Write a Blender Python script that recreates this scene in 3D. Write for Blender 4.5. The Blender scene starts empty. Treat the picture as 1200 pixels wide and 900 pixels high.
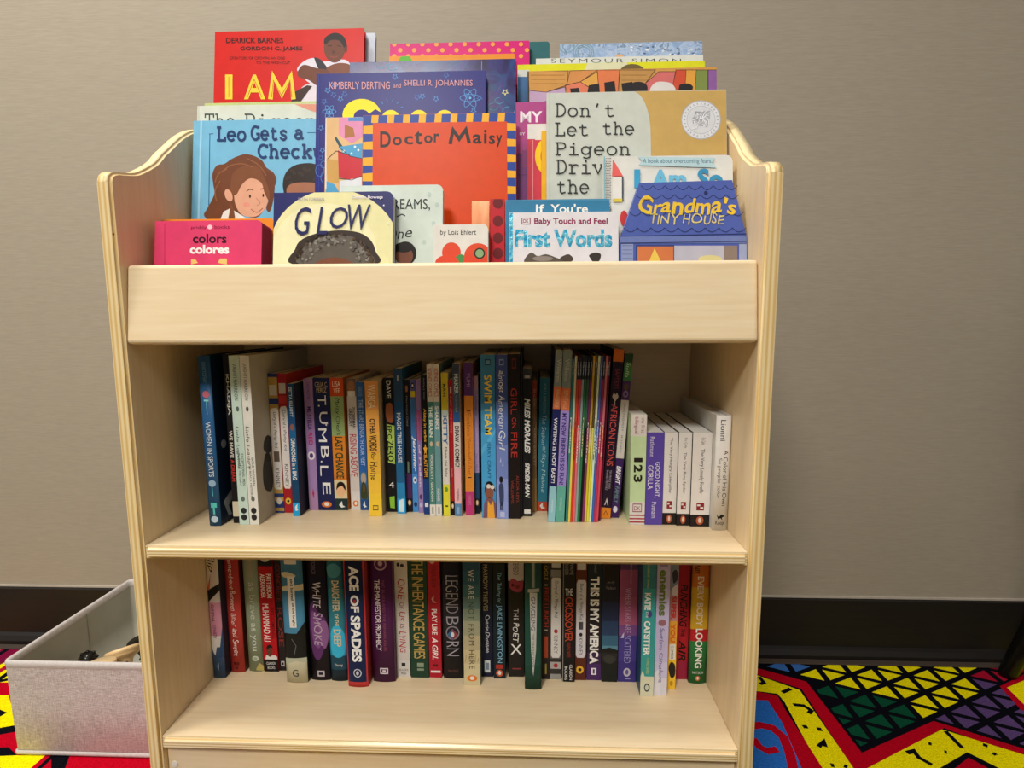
import bpy, bmesh, math, random
from mathutils import Vector, Matrix
random.seed(7)
SC = bpy.context.scene
COL = SC.collection

# ------------------------------------------------------------------ camera, light, exposure
W_UNIT = .762
F_PX = 644.37
CAM = Vector((.11152, -.62247, .73065))
YAW, PITCH, ROLL = .03877, .12066, -.00485
cy_, sy_, cp_, sp_ = math.cos(YAW), math.sin(YAW), math.cos(PITCH), math.sin(PITCH)
FWD = Vector((-sy_*cp_, cy_*cp_, -sp_))
RGT0 = Vector((cy_, sy_, 0)); UP0 = RGT0.cross(FWD)
RGT = math.cos(ROLL)*RGT0 + math.sin(ROLL)*UP0
UPV = -math.sin(ROLL)*RGT0 + math.cos(ROLL)*UP0
cam_d = bpy.data.cameras.new('camera'); cam = bpy.data.objects.new('camera', cam_d); COL.objects.link(cam)
cam_d.sensor_fit = 'HORIZONTAL'; cam_d.sensor_width = 36; cam_d.lens = F_PX*36/1200
cam_d.clip_start = .01
m = Matrix((RGT, UPV, -FWD)).transposed().to_4x4(); m.translation = CAM
cam.matrix_world = m
SC.camera = cam

SC.view_settings.view_transform = 'Standard'; SC.view_settings.look = 'None'
SC.view_settings.exposure = 0.0; SC.view_settings.gamma = 1.0; SC.view_settings.use_curve_mapping = False
world = bpy.data.worlds.new('world'); SC.world = world; world.use_nodes = True
world.node_tree.nodes['Background'].inputs[0].default_value = (1, .95, .88, 1)
world.node_tree.nodes['Background'].inputs[1].default_value = .17

def area(name, loc, sx, sy, power, color=(1, .95, .88), aim=None):
    l = bpy.data.lights.new(name, 'AREA'); l.shape = 'RECTANGLE'; l.size = sx; l.size_y = sy
    l.energy = power; l.color = color
    o = bpy.data.objects.new(name, l); COL.objects.link(o); o.location = loc
    if aim: o.rotation_euler = (Vector(aim)-Vector(loc)).to_track_quat('-Z', 'Y').to_euler()
    return o
area('ceiling_lamp', (-.75, -.22, 2.62), .35, .3, 29)
area('ceiling_lamp', (-2.3, -1.0, 2.62), .6, .6, 30)  # unseen extra lamp, added to brighten the left panel edge and left wall
area('ceiling_lamp', (.75, -.30, 2.62), .35, .3, 3)
area('ceiling_lamp', (-.6, -2.0, 2.62), .6, .6, 76)
area('ceiling_lamp', (.7, -2.1, 2.62), .6, .6, 14)

# ------------------------------------------------------------------ photo pixel -> point in the room
def ray(px, py):
    return FWD + RGT*((px-600)/F_PX) - UPV*((py-450)/F_PX)
def at_y(px, py, Y): d = ray(px, py); return CAM + d*((Y-CAM.y)/d.y)
def at_z(px, py, Z): d = ray(px, py); return CAM + d*((Z-CAM.z)/d.z)
def at_x(px, py, X): d = ray(px, py); return CAM + d*((X-CAM.x)/d.x)

# ------------------------------------------------------------------ materials
def lin(h):
    h = h.lstrip('#'); out = []
    for i in (0, 2, 4):
        c = int(h[i:i+2], 16)/255
        out.append(c/12.92 if c <= .04045 else ((c+.055)/1.055)**2.4)
    return (*out, 1)
_M = {}
def mat(h, rough=.42, metal=0, coat=0, var=.05, scale=60, tag='', spec=.16):
    """one-colour material with a little printed / worn variation"""
    k = (h, rough, metal, coat, var, scale, tag, spec)
    if k in _M: return _M[k]
    M = bpy.data.materials.new('tone_'+h+tag); M.use_nodes = True
    nt = M.node_tree; b = nt.nodes['Principled BSDF']
    b.inputs['Roughness'].default_value = rough; b.inputs['Metallic'].default_value = metal
    b.inputs['Specular IOR Level'].default_value = spec
    b.inputs['Coat Weight'].default_value = coat; b.inputs['Coat Roughness'].default_value = .12
    tc = nt.nodes.new('ShaderNodeTexCoord'); n = nt.nodes.new('ShaderNodeTexNoise'); n.inputs['Scale'].default_value = scale
    n.inputs['Detail'].default_value = 3
    nt.links.new(tc.outputs['Object'], n.inputs['Vector'])
    hs = nt.nodes.new('ShaderNodeHueSaturation'); hs.inputs['Color'].default_value = lin(h)
    mr = nt.nodes.new('ShaderNodeMapRange'); mr.inputs[1].default_value = .3; mr.inputs[2].default_value = .7
    mr.inputs[3].default_value = 1-var; mr.inputs[4].default_value = 1+var
    nt.links.new(n.outputs['Fac'], mr.inputs[0]); nt.links.new(mr.outputs[0], hs.inputs['Value'])
    nt.links.new(hs.outputs[0], b.inputs['Base Color'])
    _M[k] = M; return M
def ramp_mat(name, stops, mapping_scale, rough=.5, kind='noise', nscale=5, detail=4, bump=0, rot=(0, 0, 0), coat=0, distortion=0, metal=0):
    M = bpy.data.materials.new(name); M.use_nodes = True
    nt = M.node_tree; b = nt.nodes['Principled BSDF']; b.inputs['Roughness'].default_value = rough
    b.inputs['Coat Weight'].default_value = coat; b.inputs['Coat Roughness'].default_value = .2; b.inputs['Metallic'].default_value = metal
    tc = nt.nodes.new('ShaderNodeTexCoord'); mp = nt.nodes.new('ShaderNodeMapping')
    mp.inputs['Scale'].default_value = mapping_scale; mp.inputs['Rotation'].default_value = rot
    nt.links.new(tc.outputs['Object'], mp.inputs['Vector'])
    if kind == 'noise':
        n = nt.nodes.new('ShaderNodeTexNoise'); n.inputs['Scale'].default_value = nscale; n.inputs['Detail'].default_value = detail
        n.inputs['Distortion'].default_value = distortion; out = n.outputs['Fac']
    elif kind == 'wave':
        n = nt.nodes.new('ShaderNodeTexWave'); n.inputs['Scale'].default_value = nscale; n.inputs['Distortion'].default_value = distortion
        n.inputs['Detail'].default_value = detail; out = n.outputs['Fac']
    else:
        n = nt.nodes.new('ShaderNodeTexVoronoi'); n.inputs['Scale'].default_value = nscale; out = n.outputs['Color']
    nt.links.new(mp.outputs[0], n.inputs['Vector'])
    r = nt.nodes.new('ShaderNodeValToRGB'); e = r.color_ramp.elements
    e[0].position, e[0].color = stops[0][0], lin(stops[0][1]); e[1].position, e[1].color = stops[-1][0], lin(stops[-1][1])
    for p, h in stops[1:-1]: q = e.new(p); q.color = lin(h)
    if kind == 'voronoi':
        sp = nt.nodes.new('ShaderNodeSeparateColor'); nt.links.new(out, sp.inputs[0]); out = sp.outputs[0]
    nt.links.new(out, r.inputs[0]); nt.links.new(r.outputs[0], b.inputs['Base Color'])
    if bump:
        bp = nt.nodes.new('ShaderNodeBump'); bp.inputs['Strength'].default_value = bump; bp.inputs['Distance'].default_value = .001
        nt.links.new(out, bp.inputs['Height']); nt.links.new(bp.outputs[0], b.inputs['Normal'])
    return M
WOOD_X = ramp_mat('birch_veneer_along', [(.2, 'e0c8a0'), (.5, 'e6d1ab'), (.8, 'ebd8b6')], (4, 60, 60), .45, nscale=3, distortion=.4, coat=.12)
WOOD_Z = ramp_mat('birch_veneer_upright', [(.2, 'dabf94'), (.5, 'e0c8a0'), (.8, 'e5cfaa')], (60, 60, 4), .45, nscale=3, distortion=.4, coat=.12)
def ply_mat(name, axis_scale, rot):
    return ramp_mat(name, [(.0, 'd6b473'), (.3, 'dfc083'), (.6, 'e7cf98'), (1, 'ecd8a8')], axis_scale, .5, kind='wave', nscale=1, distortion=1.2, detail=2, coat=.15, rot=rot)
PLY_V = ply_mat('plywood_edge_upright', (55, 0.0, 2.5), (0, 0, 0))
PLY_H = ply_mat('plywood_edge_level', (55, 0, 1.5), (0, math.pi/2, 0))
PAGES = ramp_mat('paper_pages', [(.3, 'b9ae98'), (.5, 'd8d0bf'), (.7, 'e4ddce')], (900, 900, 8), .8, nscale=2, detail=1)
WHITEPAGES = ramp_mat('white_pages', [(.3, 'c6c4be'), (.5, 'd8d7d2'), (.7, 'e4e3df')], (900, 900, 8), .7, nscale=2, detail=1)
WALL = ramp_mat('woven_wallcovering', [(.2, '9c9282'), (.5, 'a39988'), (.8, 'aaa08f')], (26, 26, 380), .7, nscale=1.6, detail=6, bump=.15)
FOIL = ramp_mat('purple_foil', [(.25, '12103c'), (.45, '2a2268'), (.55, '1c4478'), (.65, '40287c'), (.8, '22688c')], (1, 1, 1), .3, nscale=22, detail=4, distortion=1.5, coat=.25)
_b = FOIL.node_tree.nodes['Principled BSDF'].inputs; _b['Specular IOR Level'].default_value = .25; _b['Roughness'].default_value = .22; _b['Coat Weight'].default_value = .05
COPPERFOIL = ramp_mat('copper_foil', [(.3, 'b0653f'), (.5, 'd08a60'), (.7, 'e0a884')], (1, 1, .3), .25, nscale=40, detail=3, metal=.5)
HOLO = ramp_mat('holographic_foil', [(.2, '1f86c8'), (.45, '3fb4e0'), (.6, '8fe0ee'), (.8, '2f9ad8')], (1, 1, 1), .2, nscale=180, detail=3, metal=.5, bump=.5)
GRAVEL = ramp_mat('blue_swirl_print', [(.3, '6f8fb8'), (.45, '8fa9cc'), (.55, 'a9bcd6'), (.62, '5f7a9c'), (.7, '9fb4d0')], (1, 1, 1), .3, nscale=60, detail=5, distortion=2)
def linen_mat():
    M = ramp_mat('grey_linen_weave', [(.30, '9a908c'), (.44, 'bab0ac'), (.56, 'cdc5c2'), (.70, 'e2dcda')], (90, 90, 520), .9, nscale=1.5, detail=4, bump=.4)
    nt = M.node_tree; n1 = [x for x in nt.nodes if x.type == 'TEX_NOISE'][0]; r = [x for x in nt.nodes if x.type == 'VALTORGB'][0]; tc = [x for x in nt.nodes if x.type == 'TEX_COORD'][0]
    mp = nt.nodes.new('ShaderNodeMapping'); mp.inputs['Scale'].default_value = (520, 520, 60); n2 = nt.nodes.new('ShaderNodeTexNoise'); n2.inputs['Scale'].default_value = 1.5; n2.inputs['Detail'].default_value = 4
    mx = nt.nodes.new('ShaderNodeMath'); mx.operation = 'ADD'; hf = nt.nodes.new('ShaderNodeMath'); hf.operation = 'MULTIPLY'; hf.inputs[1].default_value = .5
    nt.links.new(tc.outputs['Object'], mp.inputs[0]); nt.links.new(mp.outputs[0], n2.inputs['Vector']); nt.links.new(n1.outputs['Fac'], mx.inputs[0]); nt.links.new(n2.outputs['Fac'], mx.inputs[1])
    nt.links.new(mx.outputs[0], hf.inputs[0]); nt.links.new(hf.outputs[0], r.inputs[0])
    return M
BLACKGLOSS = mat('0d0b0a', .32, var=.1)

# ------------------------------------------------------------------ mesh helpers
def ob(name, me, parent=None, mats=()):
    for x in mats: me.materials.append(x)
    o = bpy.data.objects.new(name, me); COL.objects.link(o)
    if parent: o.parent = parent
    return o
def bm_ob(name, bm, parent=None, mats=(), smooth=False):
    me = bpy.data.meshes.new(name)
    bmesh.ops.recalc_face_normals(bm, faces=bm.faces[:])
    if smooth:
        for f in bm.faces: f.smooth = True
    bm.to_mesh(me); bm.free()
    return ob(name, me, parent, mats)
def thing(name, label, cat, loc=(0, 0, 0), rot=(0, 0, 0), group=None):
    o = bpy.data.objects.new(name, None); COL.objects.link(o); o.empty_display_size = .05
    o.location = loc; o.rotation_euler = rot
    o['label'] = label; o['category'] = cat
    if group: o['group'] = group
    return o
def tag(o, label, cat, group=None):
    o['label'] = label; o['category'] = cat
    if group: o['group'] = group
    return o
def struct(o): o['kind'] = 'structure'; return o
def box(bm, x0, x1, y0, y1, z0, z1, mi=0):
    v = [bm.verts.new(p) for p in ((x0,y0,z0),(x1,y0,z0),(x1,y1,z0),(x0,y1,z0),(x0,y0,z1),(x1,y0,z1),(x1,y1,z1),(x0,y1,z1))]
    fs = []
    for q in ((0,1,2,3),(4,7,6,5),(0,4,5,1),(1,5,6,2),(2,6,7,3),(3,7,4,0)):
        f = bm.faces.new([v[i] for i in q]); f.material_index = mi; fs.append(f)
    return fs
def bevel_all(bm, w, seg=2):
    bmesh.ops.recalc_face_normals(bm, faces=bm.faces[:])
    bmesh.ops.bevel(bm, geom=[e for e in bm.edges if e.calc_face_angle(0) > .5], offset=w, segments=seg, affect='EDGES', profile=.5, clamp_overlap=True)
def prism(bm, pts, axis, a, b, mi=0):
    """extrude a closed 2-D outline: axis 'x' -> pts are (y,z); 'y' -> pts are (x,z); 'z' -> (x,y)"""
    def P(p, t): return (t, p[0], p[1]) if axis == 'x' else ((p[0], t, p[1]) if axis == 'y' else (p[0], p[1], t))
    A = [bm.verts.new(P(p, a)) for p in pts]; B = [bm.verts.new(P(p, b)) for p in pts]
    n = len(pts); fs = [bm.faces.new(A), bm.faces.new(B[::-1])]
    for i in range(n): fs.append(bm.faces.new((A[i], A[(i+1) % n], B[(i+1) % n], B[i])))
    for f in fs: f.material_index = mi
    return fs
def lathe(bm, prof, n=20, mi=0):
    rings = []
    for r, z in prof:
        if r < 1e-6: rings.append([bm.verts.new((0, 0, z))])
        else: rings.append([bm.verts.new((r*math.cos(2*math.pi*k/n), r*math.sin(2*math.pi*k/n), z)) for k in range(n)])
    for a, b in zip(rings, rings[1:]):
        for k in range(n):
            k2 = (k+1) % n
            if len(a) == 1 and len(b) == 1: continue
            if len(a) == 1: f = bm.faces.new((a[0], b[k], b[k2]))
            elif len(b) == 1: f = bm.faces.new((a[k], b[0], a[k2]))
            else: f = bm.faces.new((a[k], b[k], b[k2], a[k2]))
            f.material_index = mi
    for rg, rev in ((rings[0], True), (rings[-1], False)):
        if len(rg) > 1:
            f = bm.faces.new(rg[::-1] if rev else rg); f.material_index = mi
def catmull(pts, n=6):
    out = []
    P = [pts[0]]+list(pts)+[pts[-1]]
    for i in range(1, len(P)-2):
        for k in range(n):
            t = k/n; p0, p1, p2, p3 = P[i-1:i+3]
            out.append(tuple(.5*((2*p1[j])+(-p0[j]+p2[j])*t+(2*p0[j]-5*p1[j]+4*p2[j]-p3[j])*t*t+(-p0[j]+3*p1[j]-3*p2[j]+p3[j])*t**3) for j in range(len(p1))))
    out.append(tuple(pts[-1])); return out

# ------------------------------------------------------------------ lettering and flat printed shapes
_FC = {}
def glyphs(s, style=''):
    """polygons (vertex list, face list) of a string in the built-in face, ink box moved to 0,0; returns verts, faces, w, h"""
    k = (s, style)
    if k in _FC: return _FC[k]
    cu = bpy.data.curves.new('lettering', 'FONT'); cu.body = s; cu.resolution_u = 3
    if 'b' in style: cu.offset = .022
    if 'B' in style: cu.offset = .04
    if 'l' in style: cu.offset = -.012
    if 'i' in style: cu.shear = .25
    if 't' in style: cu.space_character = .9
    if 'w' in style: cu.space_character = 1.25
    o = bpy.data.objects.new('lettering', cu); me = bpy.data.meshes.new_from_object(o)
    vs = [(v.co.x, v.co.y) for v in me.vertices]; fs = [tuple(p.vertices) for p in me.polygons]
    bpy.data.objects.remove(o); bpy.data.curves.remove(cu); bpy.data.meshes.remove(me)
    if 'h' in style:   # hand-lettered: letters bob, lean and swell a little
        vs = [(x+.05*math.sin(3.1*x+1)+.16*y, y*(1+.13*math.sin(4.3*x))+.06*math.sin(5.3*x+.7)) for x, y in vs]
    if not vs: return [], [], 1, 1
    x0 = min(v[0] for v in vs); x1 = max(v[0] for v in vs); y0 = min(v[1] for v in vs); y1 = max(v[1] for v in vs)
    vs = [((x-x0)/(x1-x0), (y-y0)/max(y1-y0, 1e-6)) for x, y in vs]
    _FC[k] = (vs, fs, x1-x0, y1-y0); return _FC[k]

def arc(cx, cy, rx, ry, a0, a1, n=12):
    return [(cx+rx*math.cos(math.radians(a0+(a1-a0)*i/n)), cy+ry*math.sin(math.radians(a0+(a1-a0)*i/n))) for i in range(n+1)]
SLAB = {  # single-line slab letters on a .6 wide body; x-height .47, capitals .7
 'D': [[(.14,0),(.14,.7)], [(.04,.7),(.26,.7)]+arc(.26,.35,.27,.35,90,-90)+[(.04,0)]],
 'o': [arc(.3,.235,.22,.245,0,360,20)],
 'n': [[(.03,.46),(.15,.46),(.15,0)], [(.04,0),(.27,0)], arc(.305,.29,.155,.18,180,0)+[(.46,0)], [(.35,0),(.57,0)]],
 "'": [[(.32,.72),(.27,.52)], [(.34,.72),(.3,.6)]],
 't': [[(.23,.64),(.23,.12)]+arc(.35,.12,.12,.12,180,290)+[(.52,.05)], [(.07,.46),(.46,.46)]],
 'L': [[(.04,.7),(.3,.7)], [(.17,.7),(.17,0)], [(.04,0),(.53,0),(.53,.2)]],
 'e': [[(.08,.25),(.52,.25)]+arc(.3,.24,.22,.245,5,320,18)],
 'h': [[(.02,.7),(.14,.7),(.14,0)], [(.03,0),(.26,0)], arc(.3,.29,.16,.18,180,0)+[(.46,0)], [(.35,0),(.57,0)]],
 'P': [[(.14,0),(.14,.7)], [(.03,0),(.29,0)], [(.03,.7),(.32,.7)]+arc(.32,.515,.2,.185,90,-90)+[(.14,.33)]],
 'i': [[(.12,.46),(.31,.46),(.31,0)], [(.08,0),(.54,0)], arc(.3,.65,.02,.02,0,360,6)],
 'g': [arc(.27,.25,.2,.22,0,360,18), [(.58,.46),(.47,.46),(.47,-.07)]+arc(.3,-.07,.17,.13,0,-150)],
 'r': [[(.05,.46),(.2,.46),(.2,0)], [(.06,0),(.4,0)], arc(.39,.27,.19,.19,180,45)],
 'v': [[(.0,.46),(.2,.46)], [(.09,.46),(.3,0),(.51,.46)], [(.4,.46),(.6,.46)]],
 'G': [arc(.31,.35,.26,.36,48,330,18), [(.36,.3),(.6,.3)], [(.54,.3),(.54,.03)], [(.5,.62),(.5,.74)]],
 's': [catmull([(.46,.36),(.45,.42),(.3,.48),(.14,.4),(.18,.28),(.3,.24),(.44,.19),(.47,.09),(.32,-.01),(.14,.06),(.12,.13)], 4)],
 'a': [[(.11,.38)]+arc(.28,.34,.16,.14,150,0)+[(.44,.05),(.56,0)], arc(.27,.14,.17,.145,0,360,14)],
 'C': [arc(.32,.35,.26,.36,48,312,18), [(.52,.52),(.52,.72)]],
 'c': [arc(.3,.235,.22,.245,45,315,16)],
 'k': [[(.02,.7),(.15,.7),(.15,0)], [(.03,0),(.27,0)], [(.15,.2),(.44,.46)], [(.33,.46),(.57,.46)], [(.25,.29),(.48,0)], [(.37,0),(.59,0)]],
 'u': [[(.02,.46),(.14,.46),(.14,.17)]+arc(.29,.17,.15,.18,180,360), [(.33,.46),(.45,.46),(.45,0),(.57,0)]],
 'p': [[(.02,.46),(.14,.46),(.14,-.2)], [(.03,-.2),(.27,-.2)], arc(.31,.235,.2,.24,0,360,16)],
 'T': [[(.05,.52),(.05,.7),(.55,.7),(.55,.52)], [(.3,.7),(.3,0)], [(.18,0),(.42,0)]],
 'B': [[(.14,0),(.14,.7)], [(.04,.7),(.3,.7)]+arc(.3,.54,.17,.16,90,-90)+[(.14,.38)], [(.3,.38)]+arc(.3,.19,.2,.19,90,-90)+[(.04,0)]],
 'H': [[(.12,0),(.12,.7)], [(.48,0),(.48,.7)], [(.12,.36),(.48,.36)], [(.02,.7),(.22,.7)], [(.02,0),(.22,0)], [(.38,.7),(.58,.7)], [(.38,0),(.58,0)]],
}
def ribbon(pts, w):
    """a polyline of width w as joined quads with mitred corners"""
    P = [pts[0]]
    for p in pts[1:]:
        if math.hypot(p[0]-P[-1][0], p[1]-P[-1][1]) > 1e-7: P.append(p)
    n = len(P)
    if n < 2: return []
    D = []
    for (ax, ay), (bx, by) in zip(P, P[1:]):
        L = math.hypot(bx-ax, by-ay); D.append(((bx-ax)/L, (by-ay)/L))
    closed = n > 3 and math.hypot(P[0][0]-P[-1][0], P[0][1]-P[-1][1]) < 1e-6
    off = []
    for i in range(n):
        d0 = D[i-1] if i > 0 else (D[-1] if closed else D[0]); d1 = D[i] if i < n-1 else (D[0] if closed else D[-1])
        nx, ny = -(d0[1]+d1[1]), d0[0]+d1[0]; L = math.hypot(nx, ny)
        if L < 1e-6: nx, ny, L = -d1[1], d1[0], 1
        nx /= L; ny /= L; c = max(abs(nx*-d1[1]+ny*d1[0]), .45)
        off.append((nx*w/2/c, ny*w/2/c))
    out = []
    for i in range(n-1):
        (ax, ay), (bx, by), (ox, oy), (qx, qy) = P[i], P[i+1], off[i], off[i+1]
        out.append([(ax+ox, ay+oy), (ax-ox, ay-oy), (bx-qx, by-qy), (bx+qx, by+qy)])
    return out
def clip(poly, x0, x1, y0, y1):
    for ax, lim, sgn in ((0, x0, 1), (0, x1, -1), (1, y0, 1), (1, y1, -1)):
        out = []
        for i in range(len(poly)):
            p, q = poly[i], poly[(i+1) % len(poly)]
            ip, iq = (p[ax]-lim)*sgn >= 0, (q[ax]-lim)*sgn >= 0
            if ip: out.append(p)
            if ip != iq:
                t = (lim-p[ax])/(q[ax]-p[ax]); out.append((p[0]+t*(q[0]-p[0]), p[1]+t*(q[1]-p[1])))
        poly = out
        if len(poly) < 3: return []
    return poly

class Print:
    """flat printed shapes gathered in the (x, z) plane of a book face; f maps photo px to that plane, bounds clip"""
    def __init__(s, f, bounds, surf=lambda x: 0.0, shape=None):
        s.f, s.b, s.surf = f, bounds, surf; s.v = []; s.fa = []; s.mi = []; s.m = []; s.lay = 0; s.cuts = ()
    def _m(s, c):
        M = mat(c, .38) if isinstance(c, str) else c
        if M not in s.m: s.m.append(M)
        return s.m.index(M)
    def add(s, poly, c, cl=True, same=False):
        if not same: s.lay += 1
        if cl: poly = clip(poly, *s.b)
        if len(poly) < 3: return
        k = len(s.v); o = .00008+.000008*s.lay
        s.v += [(x, s.surf(x)-o, z) for x, z in poly]; s.fa.append(list(range(k, k+len(poly)))); s.mi.append(s._m(c))
    def poly(s, pts, c): s.add([s.f(*p) for p in pts], c)
    def blob(s, pts, c, n=5):
        q = list(pts); s.poly(catmull([q[-1]]+q+[q[0]], n)[n:-1], c)
    def ell(s, cx, cy, rx, ry, c, n=24, rot=0):
        cr, sr = math.cos(math.radians(rot)), math.sin(math.radians(rot))
        s.poly([(cx+rx*math.cos(2*math.pi*i/n)*cr-ry*math.sin(2*math.pi*i/n)*sr, cy+rx*math.cos(2*math.pi*i/n)*sr+ry*math.sin(2*math.pi*i/n)*cr) for i in range(n)], c)
    def rect(s, x0, y0, x1, y1, c): s.poly([(x0, y0), (x1, y0), (x1, y1), (x0, y1)], c)
    def line(s, pts, w, c, closed=False):
        s.lay += 1
        for p in ribbon(list(pts)+([pts[0]] if closed else []), w): s.add([s.f(*q) for q in p], c, same=True)
    def _place(s, vs, fs, to, c):
        s.lay += 1; o = .00008+.000008*s.lay; k = len(s.v)
        P = [to(u, v) for u, v in vs]; x0, x1, z0, z1 = s.b
        P = [(min(max(x, x0), x1), min(max(z, z0), z1)) for x, z in P]
        s.v += [(x, s.surf(x)-o, z) for x, z in P]; mi = s._m(c)
        for f in fs: s.fa.append([k+i for i in f]); s.mi.append(mi)
    def text(s, string, x0, y0, x1, y1, c, style='b'):
        """ink box of the string fills the photo px box x0,y0 (top) .. x1,y1 (bottom)"""
        vs, fs, w, h = glyphs(string, style)
        A, B, C = s.f(x0, y1), s.f(x1, y1), s.f(x0, y0)
        s._place(vs, fs, lambda u, v: (A[0]+u*(B[0]-A[0])+v*(C[0]-A[0]), A[1]+u*(B[1]-A[1])+v*(C[1]-A[1])), c)
    def slab(s, string, x0, ytop, x1, ybase, c, weight=.07, adv=.62):
        """slab letters, capital height = ytop..ybase"""
        n = len(string); tot = adv*(n-1)+.6
        s.lay += 1
        for i, ch in enumerate(string):
            for st in SLAB.get(ch, []):
                s.lay += 1
                for p in ribbon([(x+i*adv, y) for x, y in st], weight):
                    s.add([s.f(x0+(x1-x0)*x/tot, ybase+(ytop-ybase)*y/.7) for x, y in p], c, same=True)
    def down(s, string, xc, z0, z1, hgt, c, style='b'):
        """reads downward; local units: centre line xc, from z0 (top) to z1, letter height hgt across the spine"""
        vs, fs, w, h = glyphs(string, style)
        s._place(vs, fs, lambda u, v: (xc+(v-.5)*hgt, z0+(z1-z0)*u), c)
    def flat(s, string, xc, zc, wid, hgt, c, style='b'):
        vs, fs, w, h = glyphs(string, style)
        s._place(vs, fs, lambda u, v: (xc+(u-.5)*wid, zc+(v-.5)*hgt), c)
    def build(s, name, parent):
        """one mesh for each patch of printing that stands apart from the rest"""
        if not s.fa: return None
        n = len(s.fa); bx = []
        for f in s.fa:
            P = [s.v[i] for i in f]; bx.append((min(p[0] for p in P), max(p[0] for p in P), min(p[2] for p in P), max(p[2] for p in P)))
        par = list(range(n))
        def find(i):
            while par[i] != i: par[i] = par[par[i]]; i = par[i]
            return i
        order = sorted(range(n), key=lambda i: bx[i][2])
        for k, i in enumerate(order):
            for j in order[k+1:]:
                if bx[j][2]-bx[i][3] > .0185: 
                    if bx[j][2]-bx[i][2] > .25: break
                    continue
                if max(bx[j][0]-bx[i][1], bx[i][0]-bx[j][1]) > .012: continue
                a, b = find(i), find(j)
                if a != b: par[a] = b
        groups = {}
        for i in range(n): groups.setdefault(find(i), []).append(i)
        last = None
        for g in groups.values():
            bm = bmesh.new(); vm = {}
            for i in g:
                vs = []
                for q in s.fa[i]:
                    if q not in vm: x, y, z = s.v[q]; vm[q] = bm.verts.new((x, y-s.surf(x), z))
                    vs.append(vm[q])
                try: f = bm.faces.new(vs); f.material_index = s.mi[i]
                except ValueError: pass
            if s.cuts:
                for c in s.cuts: bmesh.ops.bisect_plane(bm, geom=bm.verts[:]+bm.edges[:]+bm.faces[:], plane_co=(c, 0, 0), plane_no=(1, 0, 0), dist=1e-7)
                for v in bm.verts: v.co.y += s.surf(v.co.x)
            used = sorted({f.material_index for f in bm.faces})
            for f in bm.faces: f.material_index = used.index(f.material_index)
            me = bpy.data.meshes.new(name); bm.to_mesh(me); bm.free()
            last = ob(name, me, parent, [s.m[k] for k in used])
        return last

# ================================================================== the room
WALL_Y, BASE_H = .517, .1315
bm = bmesh.new(); box(bm, -3.2, 3.2, WALL_Y, WALL_Y+.1, 0, 2.75)
struct(bm_ob('wall_back', bm, None, [WALL]))
bm = bmesh.new()
prism(bm, [(WALL_Y-.001, BASE_H), (WALL_Y-.009, BASE_H-.002), (WALL_Y-.010, .026), (WALL_Y-.018, .022), (WALL_Y-.023, .012), (WALL_Y-.023, .004), (WALL_Y-.001, .004)], 'x', -3.2, 3.2)
struct(bm_ob('baseboard_back', bm, None, [ramp_mat('black_stained_baseboard', [(.3, '0f0b09'), (.6, '15100d'), (.8, '1a1411')], (3, 20, 60), .55, nscale=3)]))
bm = bmesh.new(); box(bm, -3.2, 3.2, WALL_Y-.004, WALL_Y-.0005, BASE_H+.0003, BASE_H+.004)
struct(bm_ob('trim_1', bm, None, [mat('b9b0a2', .6)]))
bm = bmesh.new(); prism(bm, [(WALL_Y-.0245, .0015), (WALL_Y-.0245, .005), (WALL_Y-.036, .004), (WALL_Y-.037, .0015)], 'x', -3.2, 3.2)
struct(bm_ob('trim_2', bm, None, [mat('4a4038', .55)]))

# carpet: one mesh, pile slab with the woven pattern laid in its top
CARP = {}
def carp(h):
    if h not in CARP: CARP[h] = ramp_mat('carpet_pile_'+h, [(.2, h), (.5, h), (.8, h)], (1, 1, 1), .95)
    M = CARP[h]
    return M
def pile(h):
    k = 'pile'+h
    if k in CARP: return CARP[k]
    M = mat(h, .95, var=.22, scale=420, tag='_pile'); CARP[k] = M
    nt = M.node_tree; b = nt.nodes['Principled BSDF']; b.inputs['Specular IOR Level'].default_value = .05
    bp = nt.nodes.new('ShaderNodeBump'); bp.inputs['Strength'].default_value = .6; bp.inputs['Distance'].default_value = .002
    n = [x for x in nt.nodes if x.type == 'TEX_NOISE'][0]
    nt.links.new(n.outputs['Fac'], bp.inputs['Height']); nt.links.new(bp.outputs[0], b.inputs['Normal'])
    return M
NAVY, YEL, RED, GRN, BLU, PUR, ORG, MAR = '0b0c14', 'f4e406', 'b8031f', '0a4a32', '2a6cc4', '5a4273', 'e07a1c', '7a0f38'
cv, cf, cmi, cmats = [], [], [], []
def cadd(pts3, h):
    M = pile(h)
    if M not in cmats: cmats.append(M)
    k = len(cv); cv.extend(pts3); cf.append(list(range(k, k+len(pts3)))); cmi.append(cmats.index(M))
for q in ([(-3.2,-2.6,0),(3.2,-2.6,0),(3.2,WALL_Y,0),(-3.2,WALL_Y,0)],):
    cadd(q, NAVY)
clay = [0]
LAYER = .00001
def cpoly(pts, h, shift=0):
    clay[0] += 1; z = clay[0]*LAYER
    P = [at_z(x, y, 0) for x, y in pts]
    for s in ([0] if not shift else [0, shift]): cadd([(p.x+s, min(p.y, WALL_Y), z) for p in P], h)
def cline(pts, w, h):
    """band of real width w (m) along photo points"""
    clay[0] += 1; z = clay[0]*LAYER
    P = [at_z(x, y, 0) for x, y in pts]
    for poly in ribbon([(p.x, p.y) for p in P], w): cadd([(a, min(b, WALL_Y), z) for a, b in poly], h)
K = lambda pts: [(860+x/3.53, 680+y/3.53) for x, y in pts]     # measured on an enlarged view of the carpet
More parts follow.
